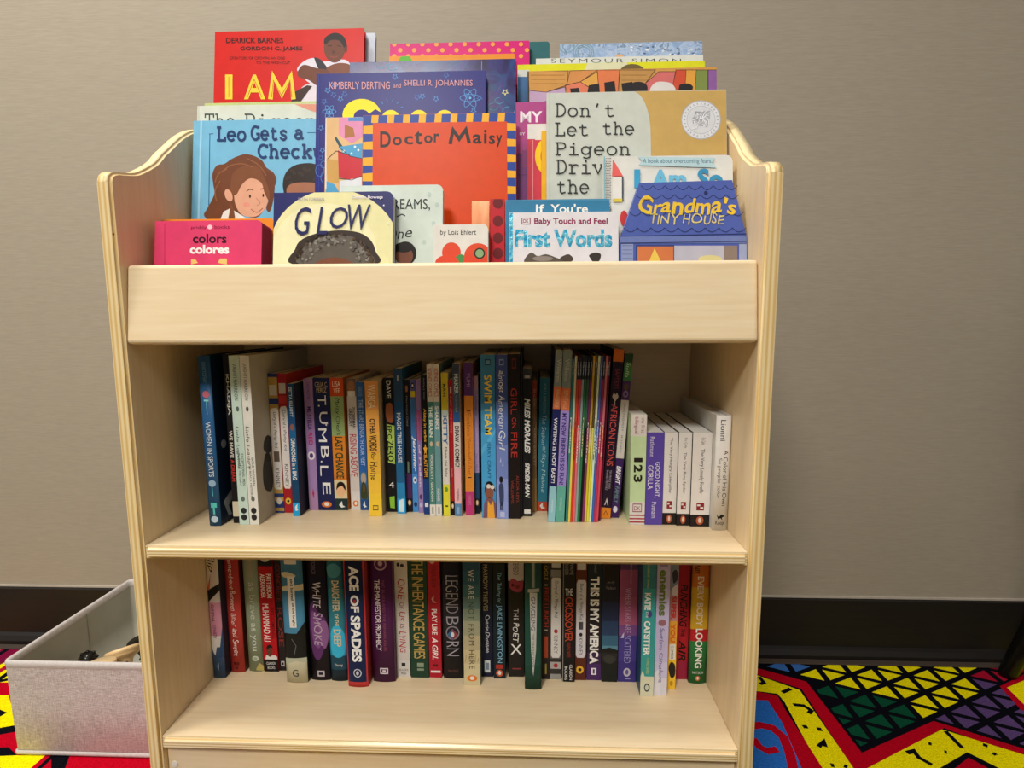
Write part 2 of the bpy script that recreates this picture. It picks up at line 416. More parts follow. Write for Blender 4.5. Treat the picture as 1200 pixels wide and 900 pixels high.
def inside(p, poly):
    c = False
    for (x1, y1), (x2, y2) in zip(poly, poly[1:]+poly[:1]):
        if (y1 > p[1]) != (y2 > p[1]) and p[0] < (x2-x1)*(p[1]-y1)/(y2-y1)+x1: c = not c
    return c
W2 = lambda pts: [(q.x, q.y) for q in (at_z(x, y, 0) for x, y in K(pts))]
FIELDS = [(W2([(270,308),(975,330),(1035,420),(800,562),(690,525),(560,478),(430,440),(300,405)]), YEL), (W2([(300,400),(430,440),(560,478),(690,525),(800,562),(850,580),(530,730),(480,660)]), GRN),
          (W2([(800,572),(1035,425),(1130,470),(1300,560),(1300,740)]), PUR), (W2([(965,320),(1130,325),(1300,335),(1150,430),(1060,445),(1025,420)]), 'a8102f'), (W2([(0,300),(270,308),(310,415),(0,380)]), '3a6cb4')]
# woven lattice: rhombs, each split in two triangles with dark lines between
o_ = Vector(W2([(430,328)])[0]); eb = Vector(W2([(560,480)])[0])-o_; ea = Vector(W2([(960,342)])[0])-Vector(W2([(430,560)])[0])
eb = eb.normalized()*.052; ea = ea.normalized()*.064
clay[0] += 1; z = clay[0]*LAYER
for i in range(-14, 16):
    for j in range(-14, 16):
        L_ = o_+ea*i+eb*j; T_ = L_+ea; B_ = L_+eb; R2 = L_+ea+eb
        for tri, f in (((L_, T_, R2), .70), ((L_, B_, R2), .64)):
            c = (tri[0]+tri[1]+tri[2])/3
            col = next((h for poly, h in FIELDS if inside((c.x, c.y), poly)), None)
            if col: cadd([(min(q.x, 9), min(q.y, WALL_Y), z) for q in (c+(v-c)*f for v in tri)], col)
# red and yellow zigzag bands
cpoly(K([(-60,330),(100,357),(310,412),(535,702),(825,572),(1010,625),(1320,720),(1320,990),(960,800),(720,990),(420,990),(170,545),(-60,470)]), NAVY)
cpoly(K([(-60,338),(100,365),(300,420),(530,715),(825,583),(1320,735),(1320,790),(870,612),(560,776),(500,790),(280,450),(100,392),(-60,365)]), RED)
cpoly(K([(-60,370),(100,395),(272,455),(510,800),(860,618),(1320,760),(1320,890),(965,712),(640,900),(470,990),(210,505),(180,470),(-60,440)]), YEL)
cpoly(K([(-60,452),(100,462),(180,478),(215,540),(400,830),(420,990),(300,990),(150,520),(-60,490)]), RED)
cpoly(K([(720,900),(965,725),(1320,905),(1320,1000),(720,1000)]), NAVY)
cpoly(K([(760,900),(970,735),(1320,920),(1320,1000),(760,1000)]), RED)
cpoly(K([(-60,492),(140,498),(200,590),(290,800),(290,1000),(-60,1000)]), BLU)
cline(K([(60,606),(110,600),(160,612),(205,650),(232,720),(250,800),(255,900)]), .016, RED)
cline(K([(80,655),(105,690),(140,708),(180,700)]), .013, RED)
for g in ([(105,400),(125,425),(108,430)], [(200,465),(235,450)], [(245,515),(290,520),(320,540),(310,552)], [(285,607),(305,607)], [(350,610),(358,625)], [(350,690),(372,668),(378,690)], [(400,765),(415,768)], [(455,768),(470,775)], [(875,625),(945,695)], [(805,675),(818,680)], [(715,715),(745,708),(765,735),(820,765)], [(870,710),(882,714)], [(1030,680),(1050,688)], [(1070,715),(1085,725)], [(1150,455),(1200,430)]):
    cline(K(g), .008, NAVY)
cpoly(K([(1100,440),(1260,360),(1400,330),(1400,560),(1190,540)]), RED)
cpoly(K([(1130,445),(1260,390),(1400,380),(1400,540),(1210,525)]), YEL)
n_motif = len(cf)
# strip of carpet beside the storage bin
cpoly([(-60,746),(60,747),(-40,800),(-60,800)], MAR)
cpoly([(-60,748),(17,748),(0,762),(-60,790)], ORG)
cline([(30,748),(-30,785)], .012, NAVY); cline([(55,748),(-5,790)], .012, 'b01030')
cpoly([(-120,800),(60,800),(60,1000),(-120,1000)], RED)
cpoly([(-120,818),(10,815),(20,850),(-30,868),(-120,858)], YEL)
cline([(-20,828),(4,838)], .012, NAVY); cline([(-60,868),(30,852)], .02, NAVY)
cpoly([(-120,880),(10,876),(40,905),(40,960),(-120,960)], NAVY)
cpoly([(-120,892),(55,884),(20,915),(-120,960)], YEL)
cline([(62,886),(20,925)], .008, NAVY); cline([(80,886),(40,930)], .006, NAVY)
cpoly([(84,880),(320,876),(320,1000),(40,1000)], RED)
# the weave repeats over the rest of the floor, a hair lower than the pieces measured from the photograph
base_v = [Vector(p) for p in cv]; base_f = list(cf); base_m = list(cmi)
for i in range(4, len(cv)): cv[i] = (cv[i][0], cv[i][1], cv[i][2]+.00045)
MX0, MX1, MY0, MY1 = .43, 1.33, .02, WALL_Y
for iy in range(0, 5):
    for ix in range(-5, 3):
        if (ix, iy) == (0, 0): continue
        flip = (ix+iy) % 2
        for fi in range(1, n_motif):
            P = [(base_v[q].x, base_v[q].y) for q in base_f[fi]]
            P = clip(P, MX0, MX1, MY0, MY1)
            if len(P) < 3: continue
            z = base_v[base_f[fi][0]].z
            k = len(cv)
            for x, y in P:
                if flip: x = MX0+MX1-x
                if iy % 2: y = MY0+MY1-y
                cv.append((x+ix*(MX1-MX0), y-iy*(MY1-MY0), z))
            cf.append(list(range(k, len(cv)))); cmi.append(base_m[fi])
me = bpy.data.meshes.new('floor'); me.from_pydata([tuple(p) for p in cv], [], cf)
for p, i in zip(me.polygons, cmi): p.material_index = i
struct(ob('floor', me, None, cmats))

# ================================================================== the bookcase
HW, TH = W_UNIT/2, .018
ZMS, ZLS = .4558, .2015           # upper faces of the two shelves
case = thing('bookcase', 'pale birch plywood bookcase with scrolled sides, front rail and two open shelves', 'bookcase', (0, 0, 0))
prof = [(.0, .0), (.0, .884), (.002, .891), (.007, .8955), (.014, .898)]
prof += catmull([(.0222, .8995), (.044, .9045), (.0575, .911), (.072, .9195), (.085, .9285), (.0995, .9425), (.110, .951), (.1365, .973), (.160, .9885), (.186, 1.000), (.21, 1.004)], 4)
prof += [(.262, 1.004), (.268, 1.001), (.27, .995), (.27, 0)]
for sx in (-1, 1):
    bm = bmesh.new()
    a, b = (sx*HW, sx*(HW-TH))
    prism(bm, prof, 'x', min(a, b), max(a, b))
    bmesh.ops.recalc_face_normals(bm, faces=bm.faces[:])
    bmesh.ops.bevel(bm, geom=[e for e in bm.edges if 1.2 < e.calc_face_angle(0) < 2 and abs(abs(e.verts[0].co.x)-abs(e.verts[1].co.x)) < 1e-6], offset=.0032, segments=3, affect='EDGES', clamp_overlap=False)
    for f in bm.faces:
        n = f.normal
        f.material_index = 0 if abs(n.x) > .9 else (1 if abs(n.y) > .72 else 2)
        f.smooth = .03 < abs(n.x) < .97 or (abs(n.x) <= .03 and abs(n.y) < .97)
    bm_ob('side_panel', bm, case, [WOOD_Z, PLY_V, PLY_H])
IN = HW-TH-.0004
def board(name, y0, y1, z0, z1, par=case, bev=.004, front_mat=PLY_H, mats=(WOOD_X,)):
    bm = bmesh.new(); box(bm, -IN, IN, y0, y1, z0, z1)
    bmesh.ops.recalc_face_normals(bm, faces=bm.faces[:])
    bmesh.ops.bevel(bm, geom=[e for e in bm.edges if e.verts[0].co.y < y0+1e-5 and e.verts[1].co.y < y0+1e-5], offset=bev, segments=3, affect='EDGES', clamp_overlap=False)
    for f in bm.faces:
        f.material_index = 1 if (f.normal.y < -.35 and f.calc_center_median().y < y0+bev*1.05) else 0
    return bm_ob(name, bm, par, [WOOD_X, front_mat])
PLY_FRONT = ramp_mat('plywood_edge_front', [(.0, 'c9a566'), (.3, 'dcbf86'), (.6, 'ecd9ac'), (1, 'f2e2bc')], (1.2, 0, 95), .36, kind='wave', nscale=1, distortion=1, detail=2, coat=.35, rot=(0, math.pi/2, 0))
board('shelf', .0, .262, ZMS-.0165, ZMS, front_mat=PLY_FRONT)
board('shelf', .0, .262, ZLS-.0165, ZLS, front_mat=PLY_FRONT)
# slanted front rail of the book display
bm = bmesh.new()
rail = [(.0016, .7022), (.0134, .7937), (.0290, .7920), (.0170, .7000)]
prism(bm, rail, 'x', -IN, IN)
bevel_all(bm, .0042, 3)
for f in bm.faces: f.smooth = False
bm_ob('front_rail', bm, case, [WOOD_X])
# stepped floor behind the rail that carries the rows of picture books
for y0, y1, z in ((.088, .1415, .766), (.1452, .262, .826)):
    bm = bmesh.new(); box(bm, -IN, IN, y0, y1, z-.0095, z); bevel_all(bm, .001, 1)
    bm_ob('display_step', bm, case, [WOOD_X])
for y, z0, z1 in ((.0865, .7064, .7655), (.141, .7565, .788)):
    bm = bmesh.new(); box(bm, -IN, IN, y, y+.0012, z0, z1); bm_ob('step_riser', bm, case, [WOOD_X])
bm = bmesh.new(); box(bm, -IN, IN, .0172, .262, .7002, .7062); bevel_all(bm, .001, 1); bm_ob('bin_floor', bm, case, [WOOD_X])
bm = bmesh.new(); box(bm, -IN, IN, .2625, .2695, .03, .99); bevel_all(bm, .001, 1); bm_ob('back_panel', bm, case, [WOOD_X])
bm = bmesh.new(); box(bm, -IN, IN, .0105, .022, .03, ZLS-.0168); bevel_all(bm, .001, 1); bm_ob('toe_kick', bm, case, [WOOD_X])
bm = bmesh.new(); lathe(bm, [(.0, .0), (.0042, .0), (.0042, -.0012), (.0, -.0016)], 14)
s = bm_ob('screw_cap', bm, case, [mat('e6e2da', .3)]); p = at_y(205, 895, .0105); s.location = (p.x, .0105, p.z); s.rotation_euler = (-math.pi/2, 0, 0)
s.rotation_euler = (math.pi/2, 0, 0); s.scale = (1, 1, -1)
for x, y in ((99/3+100, 463/3+120), ):
    p = at_x(x, y, -HW+TH)
    bm = bmesh.new(); lathe(bm, [(0, 0), (.0016, 0), (.0012, .0004), (0, .0005)], 10)
    s = bm_ob('wood_knot', bm, case, [mat('8a6034', .5)]); s.location = (-HW+TH, p.y, p.z); s.rotation_euler = (0, math.pi/2, 0)

# ================================================================== books: makers
def cover_shell(name, parent, w, h, d, t, bulge, bands, board, ov):
    """spine + two boards as one wrapped cover: open at the fore-edge, bands = [(height from top as a fraction, colour)]"""
    n = 6 if bulge > 0 else 1
    prof = [(0, d), (0, .0)]
    prof += [(w*i/n, -bulge*(1-(2*i/n-1)**2)) for i in range(1, n)] if n > 1 else []
    prof += [(w, 0), (w, d)]
    inner = [(t, d), (t, t)] + ([(t+(w-2*t)*i/n, t-bulge*.5*(1-(2*i/n-1)**2)) for i in range(1, n)] if n > 1 else []) + [(w-t, t), (w-t, d)]
    cuts = sorted({0.0, 1.0, *[b[0] for b in bands if 0 < b[0] < 1]})
    mats = []
    def mi(c):
        M = mat(c, .38) if isinstance(c, str) else c
        if M not in mats: mats.append(M)
        return mats.index(M)
    bm = bmesh.new()
    rows = [([bm.verts.new((x, y, h*(1-f))) for x, y in prof], [bm.verts.new((x, y, h*(1-f))) for x, y in inner]) for f in cuts]
    L = len(prof)
    for (o1, i1), (o2, i2), f in zip(rows, rows[1:], cuts):
        c = [b for b in bands if b[0] <= f+1e-6][-1][1]
        for k in range(L-1):
            side = k == 0 or k == L-2
            fc = bm.faces.new((o1[k], o2[k], o2[k+1], o1[k+1])); fc.material_index = mi(board if side else c); fc.smooth = (not side) and n > 1
            fc = bm.faces.new((i1[k], i1[k+1], i2[k+1], i2[k])); fc.material_index = mi(board)
        for k in (0, L-1):
            fc = bm.faces.new((o1[k], i1[k], i2[k], o2[k])); fc.material_index = mi(board)
    for o, i in (rows[0], rows[-1]):
        for k in range(L-1):
            fc = bm.faces.new((o[k], o[k+1], i[k+1], i[k])); fc.material_index = mi(board)
    return bm_ob(name, bm, parent, mats)

row_state = {}
def spine_book(row, label, px, bands, board=None, hard=False, text=(), art=None, side=None, zs=None, height=None, depth=.14, group=None, pages=PAGES, name=None):
    """px = (x top, y top, x bottom, x bottom of the other side, y bottom) of the spine"""
    xt, yt, xa, xb, yb = px
    P = at_z(xa, yb, zs); Q = at_z(xb, yb, zs); X0, Y0, X1 = P.x, P.y, Q.x
    if height: Hh = height; lean = 0.0
    else:
        T = at_y(xt, yt, Y0); lean = math.atan2(T.x-X0, T.z-zs); Hh = math.hypot(T.z-zs, T.x-X0)
        if abs(lean) < .022: lean = 0.0; Hh = T.z-zs
    prev = row_state.get(row, -9)
    if X0 < prev+.0004: X0 = prev+.0004
    w = max(min(X1, .3620)-X0, .0022)
    row_state[row] = X0+w
    d = min(depth, .257-Y0)
    if lean > 0:   # leans about its lower far corner
        org = Vector((X0+w-w*math.cos(lean), Y0, zs+w*math.sin(lean)))
        row_state[row] = X0+w
    else: org = Vector((X0, Y0, zs))
    org.z += .0003
    root = thing(name or ('hardcover_book' if hard else 'paperback_book'), label, 'book', org, (0, lean, 0), group)
    t = .0022 if hard else .0006
    if w < .006: t = .0005
    ov = .0028 if hard else .0003
    bulge = min(.0022, w*.09) if hard else 0
    fr = lambda y: min(max((y-yt)/(yb-yt), 0), 1) if not height else min(max((zs+Hh-at_y((xa+xb)/2, y, Y0).z)/Hh, 0), 1)
    bb = [(0.0 if i == 0 else fr(y), c) for i, (y, c) in enumerate(bands)]
    board = board or bands[len(bands)//2][1]
    cover_shell('cover', root, w, Hh, d, t, bulge, bb, board, ov)
    if w > .004:
        bm = bmesh.new(); box(bm, t+.0002, w-t-.0002, t+.0004+bulge*.2, d-(.003 if hard else .0006), ov, Hh-ov); bm_ob('page_block', bm, root, [pages])
    zz = lambda y: Hh*(1-fr(y))
    surf = lambda x: -bulge*(1-(2*x/w-1)**2)
    ca, sa = math.cos(lean), math.sin(lean)
    cuts = [w*i/6 for i in range(1, 6)] if bulge else ()
    def surf(x):
        if not bulge: return 0.0
        k = min(max(x/w*6, 0), 5.99999); i = int(k); q = lambda j: -bulge*(1-(2*j/6-1)**2)
        return q(i)+(q(i+1)-q(i))*(k-i)
    pr = Print(lambda fx, y: (fx*w, zz(y)), (0, w, 0, Hh), surf); pr.cuts = cuts
    if art: art(pr); pr.build('spine_print', root)
    if text:
        pt = Print(lambda fx, y: (fx*w, zz(y)), (0, w, 0, Hh), surf); pt.cuts = cuts; pt.lay = max(8, pr.lay+1)
        for it in text:
            s, y0, y1, size, c = it[:5]; pos = it[5] if len(it) > 5 else .5; st = it[6] if len(it) > 6 else 'b'
            if 'F' in st: pt.flat(s, w*pos, (zz(y0)+zz(y1))/2, w*size, zz(y0)-zz(y1), c, st.replace('F', ''))
            else: pt.down(s, w*(1-pos), zz(y0), zz(y1), w*size, c, st)
        pt.build('spine_lettering', root)
    if side:   # printing on the far board: shapes in photo px on the plane x = w
        import types
        def f(px_, py_):
            q = at_x(px_, py_, org.x+w); return (q.y-org.y, q.z-org.z)
        ps = Print(f, (0, d, 0, Hh)); side(ps)
        before = set(root.children); ps.build('cover_print', root)
        for o in set(root.children)-before:
            for v in o.data.vertices: v.co = (w-v.co.y, v.co.x, v.co.z)
    return root

TILT = math.radians(9)
TT = math.tan(TILT)
def face_book(label, x0, x1, ytop, Yr, thick, zb, color, pic=None, words=None, kind='picture_book', spine=None, pages=WHITEPAGES, radius=.0015, outline=None, board_t=.0022, group='picture books in the display bin', cover_mat=None, edge=None):
    """book standing cover-out and leaning back; Yr = depth of its cover at z .70; x0,x1,ytop photo px of its top corners"""
    # plane  Y = Yr + (z-.7)*tan ; find the top
    n = Vector((0, -1, TT)); p0 = Vector((0, Yr, .7))
    def hit(px, py):
        d = ray(px, py); return CAM + d*((p0-CAM).dot(n)/d.dot(n))
    A, B = hit(x0, ytop), hit(x1, ytop)
    A.x = max(A.x, -.3618); B.x = min(B.x, .3618)
    org = Vector((A.x, Yr+(zb-.7)*TT, zb))
    up = Vector((0, math.sin(TILT), math.cos(TILT)))
    H = (((A+B)/2)-org).dot(up); w = B.x-A.x
    lift = thick*math.sin(TILT)/math.cos(TILT)+.0004
    org += up*lift
    root = thing(kind, label, 'book', org, (-TILT, 0, 0), group)
    H -= lift
    f = lambda px, py: (lambda q: (q.x-org.x, (q-org).dot(up)))(hit(px, py))
    r = radius
    def rr(a0, z0, a1, z1, r):
        return [(a0, z0)]+[(a1-r+r*math.cos(t), z0+r+r*math.sin(t)) for t in [math.radians(q) for q in (-90, -60, -30, 0)]]+[(a1-r+r*math.cos(t), z1-r+r*math.sin(t)) for t in [math.radians(q) for q in (0, 30, 60, 90)]]+[(a0, z1)]
    ol = [f(*p) for p in outline] if outline else rr(0, 0, w, H, r)
    if outline: ol = [(min(max(a, -.02), .3618-org.x), max(b, 0)) for a, b in ol]
    cm = cover_mat or mat(color, .34); em = mat(edge or (spine if isinstance(spine, str) else None) or color, .34) if not cover_mat else cover_mat
    bt = min(board_t, thick/3)
    bm = bmesh.new()
    prism(bm, ol, 'y', 0, bt); prism(bm, ol, 'y', thick-bt, thick)
    if not outline: box(bm, 0, bt, bt, thick-bt, 0, H, 1)
    bm_ob('cover', bm, root, [cm, em])
    g = .003 if kind != 'board_book' else .0004
    bm = bmesh.new()
    if outline:
        cx = sum(p[0] for p in ol)/len(ol); cz = sum(p[1] for p in ol)/len(ol)
        prism(bm, [(cx+(a-cx)*.99, cz+(b-cz)*.99) for a, b in ol], 'y', bt, thick-bt)
    else: prism(bm, rr(bt, g, w-g, H-g, max(r-g, .0005)), 'y', bt, thick-bt)
    bm_ob('page_block', bm, root, [pages])
    bx = (min(p[0] for p in ol), max(p[0] for p in ol), 0, max(p[1] for p in ol)) if outline else (0.0003, w-.0003, 0, H-.0003)
    pr = Print(f, bx)
    if pic:
        pic(pr); pr.build('cover_print', root)
    if words:
        pt = Print(f, bx); pt.lay = pr.lay+2; words(pt); pt.build('cover_lettering', root)
    return root
rnd = random.Random(3)

# ================================================================== picture books shown cover-out (front to back)
FA, FB, FC_ = .706, .766, .826
DK = '1c1a1c'
# --- front pocket
def w_(p):
    p.text('priddy', 224, 264.5, 242, 269.5, '7a1638', ''); p.text('books', 251.5, 264, 269, 268, '7a1638', '')
    p.text('colors', 226, 274, 265.5, 285, '3a1026', 'b'); p.text('colores', 222.5, 287, 268.5, 297.5, 'f4ece8', 'B')
def a_(p):
    p.ell(246, 266, 3, 2.6, 'f0c0cc'); p.line([(193, 262), (193, 310)], .8, 'b82a55')
    p.poly([(224, 304), (229, 304), (232, 308), (224, 310)], 'e8c070'); p.poly([(255, 308), (258, 303), (266, 303), (266, 310)], 'e8c070')
face_book('pink board book with black and white lettering, in front beside the scrolled side', 182, 307, 258.5, .030, .026, FA, 'd8416b', a_, w_, 'board_book', pages=mat('b32f58', .5), radius=.006)
def a_(p):
    p.ell(392, 292, 76, 70, 'e4dfa8', 40); p.ell(380, 296, 62, 58, 'ebe6b8', 36)
    p.blob([(344, 310), (346, 292), (352, 282), (366, 275), (384, 271), (404, 270), (422, 273), (434, 281), (440, 294), (439, 310)], '3a302a')
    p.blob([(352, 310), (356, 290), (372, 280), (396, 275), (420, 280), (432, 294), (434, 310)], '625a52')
    for i in range(130):  # curls: pale glare painted in as greys at the centre, brown hair at the edges
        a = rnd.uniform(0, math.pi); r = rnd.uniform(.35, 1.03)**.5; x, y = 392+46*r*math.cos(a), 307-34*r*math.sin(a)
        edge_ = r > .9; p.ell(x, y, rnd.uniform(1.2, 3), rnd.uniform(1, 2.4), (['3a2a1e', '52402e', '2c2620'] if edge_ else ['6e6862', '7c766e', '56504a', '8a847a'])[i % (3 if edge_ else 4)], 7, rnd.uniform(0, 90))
    for x, y in ((450, 241), (455, 262), (446, 233)): p.ell(x, y, .9, .9, 'e8e8f0', 8)
    p.ell(392, 322, 30, 20, '7a4a34')
def w_(p):
    p.text('RUTH FORMAN', 350, 232, 380, 235.5, '9a94b0', ''); p.text('Geneva Bowers', 412, 229.5, 449, 233, 'd8d4e4', 'b')
    for ch, x0, x1, y0, y1 in (('G', 346, 365, 243, 276), ('L', 371, 384, 243, 275), ('O', 387, 408, 243, 268), ('W', 408, 435, 240, 270)): p.text(ch, x0, y0, x1, y1, '26285a', 'i')
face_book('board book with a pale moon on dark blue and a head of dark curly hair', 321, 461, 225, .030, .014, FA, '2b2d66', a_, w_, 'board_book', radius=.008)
def a_(p):
    p.ell(529, 296, 11, 12, 'd8472a'); p.ell(540, 310, 9, 12, '4a8a4a'); p.ell(524, 308, 14, 9, 'd8472a')
    p.ell(560, 300, 16, 15, 'd84a2c'); p.ell(556, 307, 14, 10, 'd8472a'); p.ell(562, 297, 6.5, 6.5, '2a2a22'); p.ell(562, 297, 4.8, 4.8, '8aa878')
def w_(p): p.text('by Lois Ehlert', 516, 269, 558, 277, '3a3434', '')
face_book('small white board book with orange poppy flowers and rounded corner', 508, 572, 263, .030, .014, FA, 'dcd8d0', a_, w_, 'board_book', radius=.006)
def a_(p):
    p.rect(597, 247, 601, 312, HOLO)
    p.blob([(614, 306), (622, 296), (630, 300), (640, 298), (652, 302), (660, 306), (655, 314), (620, 314)], '5a5048')
    p.ell(636, 303, 12, 3, '8a8078'); p.blob([(690, 300), (697, 296), (704, 298), (702, 306), (696, 308)], '3a3430'); p.blob([(656, 303), (666, 298), (672, 304), (664, 308)], '4a4038')
def w_(p):
    p.rect(611.3, 255.3, 621.7, 263, '8a1f4a'); p.rect(612.3, 256.2, 620.7, 262.1, 'e2dfe2'); p.text('DK', 613.3, 257, 619.7, 261.2, '8a1f4a', 'b')
    p.text('Baby Touch and Feel', 626, 255.5, 712, 264.5, '8c2350', 'b'); p.text('First Words', 603, 269, 717.5, 290, HOLO, 'B')
face_book('glossy white touch board book with shimmering blue lettering and dark spots', 597, 724.5, 248.5, .030, .015, FA, 'dcd9de', a_, w_, 'board_book', radius=.004)
def a_(p):
    for k, (y, x0, x1, n) in enumerate(((219.5, 751, 864, 8), (230, 745, 866, 8), (250, 737, 872, 9), (269, 731, 874, 9))):
        for i in range(n):
            a = x0+(x1-x0)*i/n; b = x0+(x1-x0)*(i+1)/n
            p.line([(a+(b-a)*t, y-2+5*math.sin(math.pi*t)) for t in (0, .2, .4, .6, .8, 1)], .7, '28305c')
    p.rect(726, 277, 879, 285, '6b7ab4'); p.line([(727, 277), (878, 274)], .9, '28305c'); p.line([(727, 285), (878, 283)], .9, '28305c')
    p.rect(728, 286, 742, 312, '8a96c0'); p.rect(866, 286, 877, 312, '9aa4c8')
    p.rect(745, 287, 790, 312, '3c4478'); p.rect(747, 289, 789, 312, 'd07848'); p.poly([(767, 291), (758, 312), (777, 312)], 'e8c858')
    p.rect(790, 288, 864, 312, 'b8b6c4'); p.ell(832, 304, 14, 5, 'd8cc90'); p.rect(848, 288, 864, 312, '8a7a70')
    for i in range(5): p.line([(729, 288+i*5), (741, 288+i*5)], .5, '4a5488')
    p.ell(827, 226, 2.2, 2.2, '28305c', 8)
def w_(p):
    p.text("Grandma's", 748, 229, 862.5, 252, 'e8c23a', 'bh'); p.text('TINY HOUSE', 762, 249, 849, 263.5, 'd9c77c', 'h')
face_book('blue house-shaped board book with scalloped roof tiles and a lit window', 727, 876, 212.5, .030, .02, FA, '4e60ac', a_, w_, 'board_book', outline=[(727, 312), (727, 280), (749, 214.5), (858, 211), (875, 276), (877, 312)])
# --- second row of the front pocket
def a_(p): pass
face_book('orange board book peeking out behind the pink one', 190, 321, 256.5, .0585, .009, FA, 'e08a2a', None, None, 'board_book', pages=mat('d8d0c0', .6), radius=.005)
def a_(p):
    p.ell(475, 297, 13, 14, '1c1714'); p.ell(474, 300, 10, 11, '7a4a36'); p.ell(473, 290, 11, 6, '1c1714')
    for x, y in ((486, 240), (508, 262), (497, 284), (512, 240), (503, 228)): p.ell(x, y, 2.4, 3, 'b4c4bc', 10)
def w_(p):
    p.text('DREAMS,', 450, 233, 504, 247, '1f2426', ''); p.text('one', 456, 268, 483, 280, '1f2426', 'h'); p.line([(465, 254), (471, 251), (475, 253)], 1.2, '1f2426')
face_book('pale mint board book with black lettering behind the moon book', 400, 519, 217, .0465, .009, FA, 'c8d4ca', a_, w_, 'board_book', radius=.007)
face_book('copper foil book edge between the poppy book and the dotted red book', 553, 573.5, 235.5, .0465, .010, FA, 'c88a64', None, None, 'board_book', cover_mat=COPPERFOIL)
def a_(p):
    for i, y in enumerate((238, 259, 279, 297)): p.ell(583.5, y, 6, 6.5, '6a1418', 16)
face_book('narrow bright red book with dark red dots', 574.5, 591.5, 233, .0465, .011, FA, 'b8202c', a_, None, 'board_book')
def a_(p): p.rect(591, 232, 716, 236, '3f86aa')
def w_(p):
    p.text('If', 628, 239.5, 638, 249, 'e4e4dc', 'b'); p.text("You're", 645, 239, 689, 249.5, 'e4e4dc', 'b')
face_book('teal blue book with white lettering behind the shimmering white one', 592.5, 714.5, 233.5, .0465, .010, FA, '33789e', a_, w_, 'board_book', radius=.004)
def a_(p):
    p.rect(707, 183, 715.5, 250, 'd8d6d0')
    for i in range(34):
        for k in range(4): p.rect(709.6+k*1.6+(.8 if i % 2 else 0), 183+i*2, 710.4+k*1.6+(.8 if i % 2 else 0), 184+i*2, '2a2a2c')
    p.rect(706, 183, 709, 250, '7fb4bc')
    p.poly([(717, 207), (718, 187), (730, 207)], 'e0615c'); p.rect(718, 208, 729, 233, 'e0ded8'); p.rect(728.5, 208, 730.5, 236, '4a5058'); p.rect(718, 233, 729, 237, 'd8c24a'); p.ell(731, 256, 4.5, 9, 'c8383c')
    p.poly([(747, 184), (838, 185.5), (834, 191), (840, 197), (748, 194), (752, 189)], 'b4d0d6')
def w_(p):
    p.text('A book about overcoming fears.', 753, 186.5, 834, 193, '3f6a80', '')
    p.text('I', 743, 199, 750, 221, '3a9cc8', 'B'); p.text('Am', 763, 199, 804, 221, '6ab4d4', 'B'); p.text('So', 817, 198, 847, 222, '3a8fb8', 'B')
    p.text('Brave!', 762, 228, 845, 252, '3a9cc8', 'B')
face_book('white board book with pale blue lettering standing above the house-shaped book', 707, 858.5, 182.5, .0575, .012, FA, 'd8d8d2', a_, w_, 'board_book', radius=.008)

# --- middle pocket
def a_(p):
    for x0, x1, y0, y1 in ((425, 605, 133, 143), ):
        p.rect(424, 132, 607, 330, '1f3f92')
    X = 436
    while X < 600:
        p.poly([(X, 132), (X+8, 132), (X+7, 144), (X-1, 144)], 'e8a81c'); X += 18.5
    Y = 148
    while Y < 330:
        p.poly([(424, Y), (438, Y-1), (438, Y+9), (424, Y+9)], 'e8a81c'); p.poly([(594, Y-4), (607, Y-3), (607, Y+5), (594, Y+5)], 'e8a81c'); Y += 18.5
    p.poly([(437, 144.5), (594, 142.5), (595.5, 340), (436, 340)], 'd24200')
    p.poly([(437, 144.5), (594, 142.5), (595.5, 340), (436, 340)], 'd24200')
def w_(p):
    for ch, x0, y0, x1, y1 in (('D', 445.5, 154, 458, 173), ('o', 460, 160.5, 471, 170.5), ('c', 474, 159.5, 484, 169.5), ('t', 486, 153, 495, 169.5), ('o', 497, 158.5, 507, 168), ('r', 508.5, 156.5, 515, 167),
                               ('a', 554, 157.5, 564.5, 168.5), ('i', 567, 152, 570.5, 168.5), ('s', 573, 158.5, 580, 169), ('y', 581.5, 158.5, 588.5, 172.5)):
        p.text(ch, x0, y0, x1, y1, '1c0c08', 'b')
    p.line([(527.5, 169), (531, 152.5), (538, 163), (546, 152), (550, 168)], 4.2, '1c0c08')
face_book('bright orange book with a blue and yellow checked border', 425.5, 605, 133.5, .085, .0085, FB, 'd24200', a_, w_, radius=.0015, edge='1f3f92')
def a_(p):
    p.rect(381, 136, 397, 230, 'd8b07a'); p.poly([(397, 137), (425, 137), (425, 160), (412, 168), (397, 158)], 'd88ab0'); p.rect(408, 137, 426, 142, '4a86c4')
    p.poly([(404, 146), (414, 150), (416, 160), (404, 162)], 'a86a34'); p.poly([(394, 160), (402, 172), (398, 173), (392, 162)], '24505a')
    p.poly([(397, 172), (425, 168), (425, 186), (405, 184)], '4a9cc8')
    for x, y in ((403, 177), (412, 180), (420, 176), (416, 172)): p.ell(x, y, 1.4, 1.4, 'e0e8ea', 8)
    p.poly([(396, 176), (410, 183), (425, 186), (425, 206), (412, 211), (397, 208)], 'c42434'); p.poly([(382, 186), (396, 188), (397, 214), (384, 214)], 'c89a50')
    p.poly([(382, 212), (392, 216), (398, 226), (382, 230)], '4a9cc8'); p.poly([(398, 212), (425, 208), (425, 230), (398, 230)], 'd8dce0')
    p.line([(397, 172), (410, 183), (425, 186)], .7, '2a2024'); p.line([(397, 209), (412, 211), (425, 206)], .7, '2a2024')
    p.line([(384, 186), (394, 177), (410, 182)], .8, '3a2a1c')
    p.line([(382, 137), (382, 222)], 1.2, 'e4e0d8')
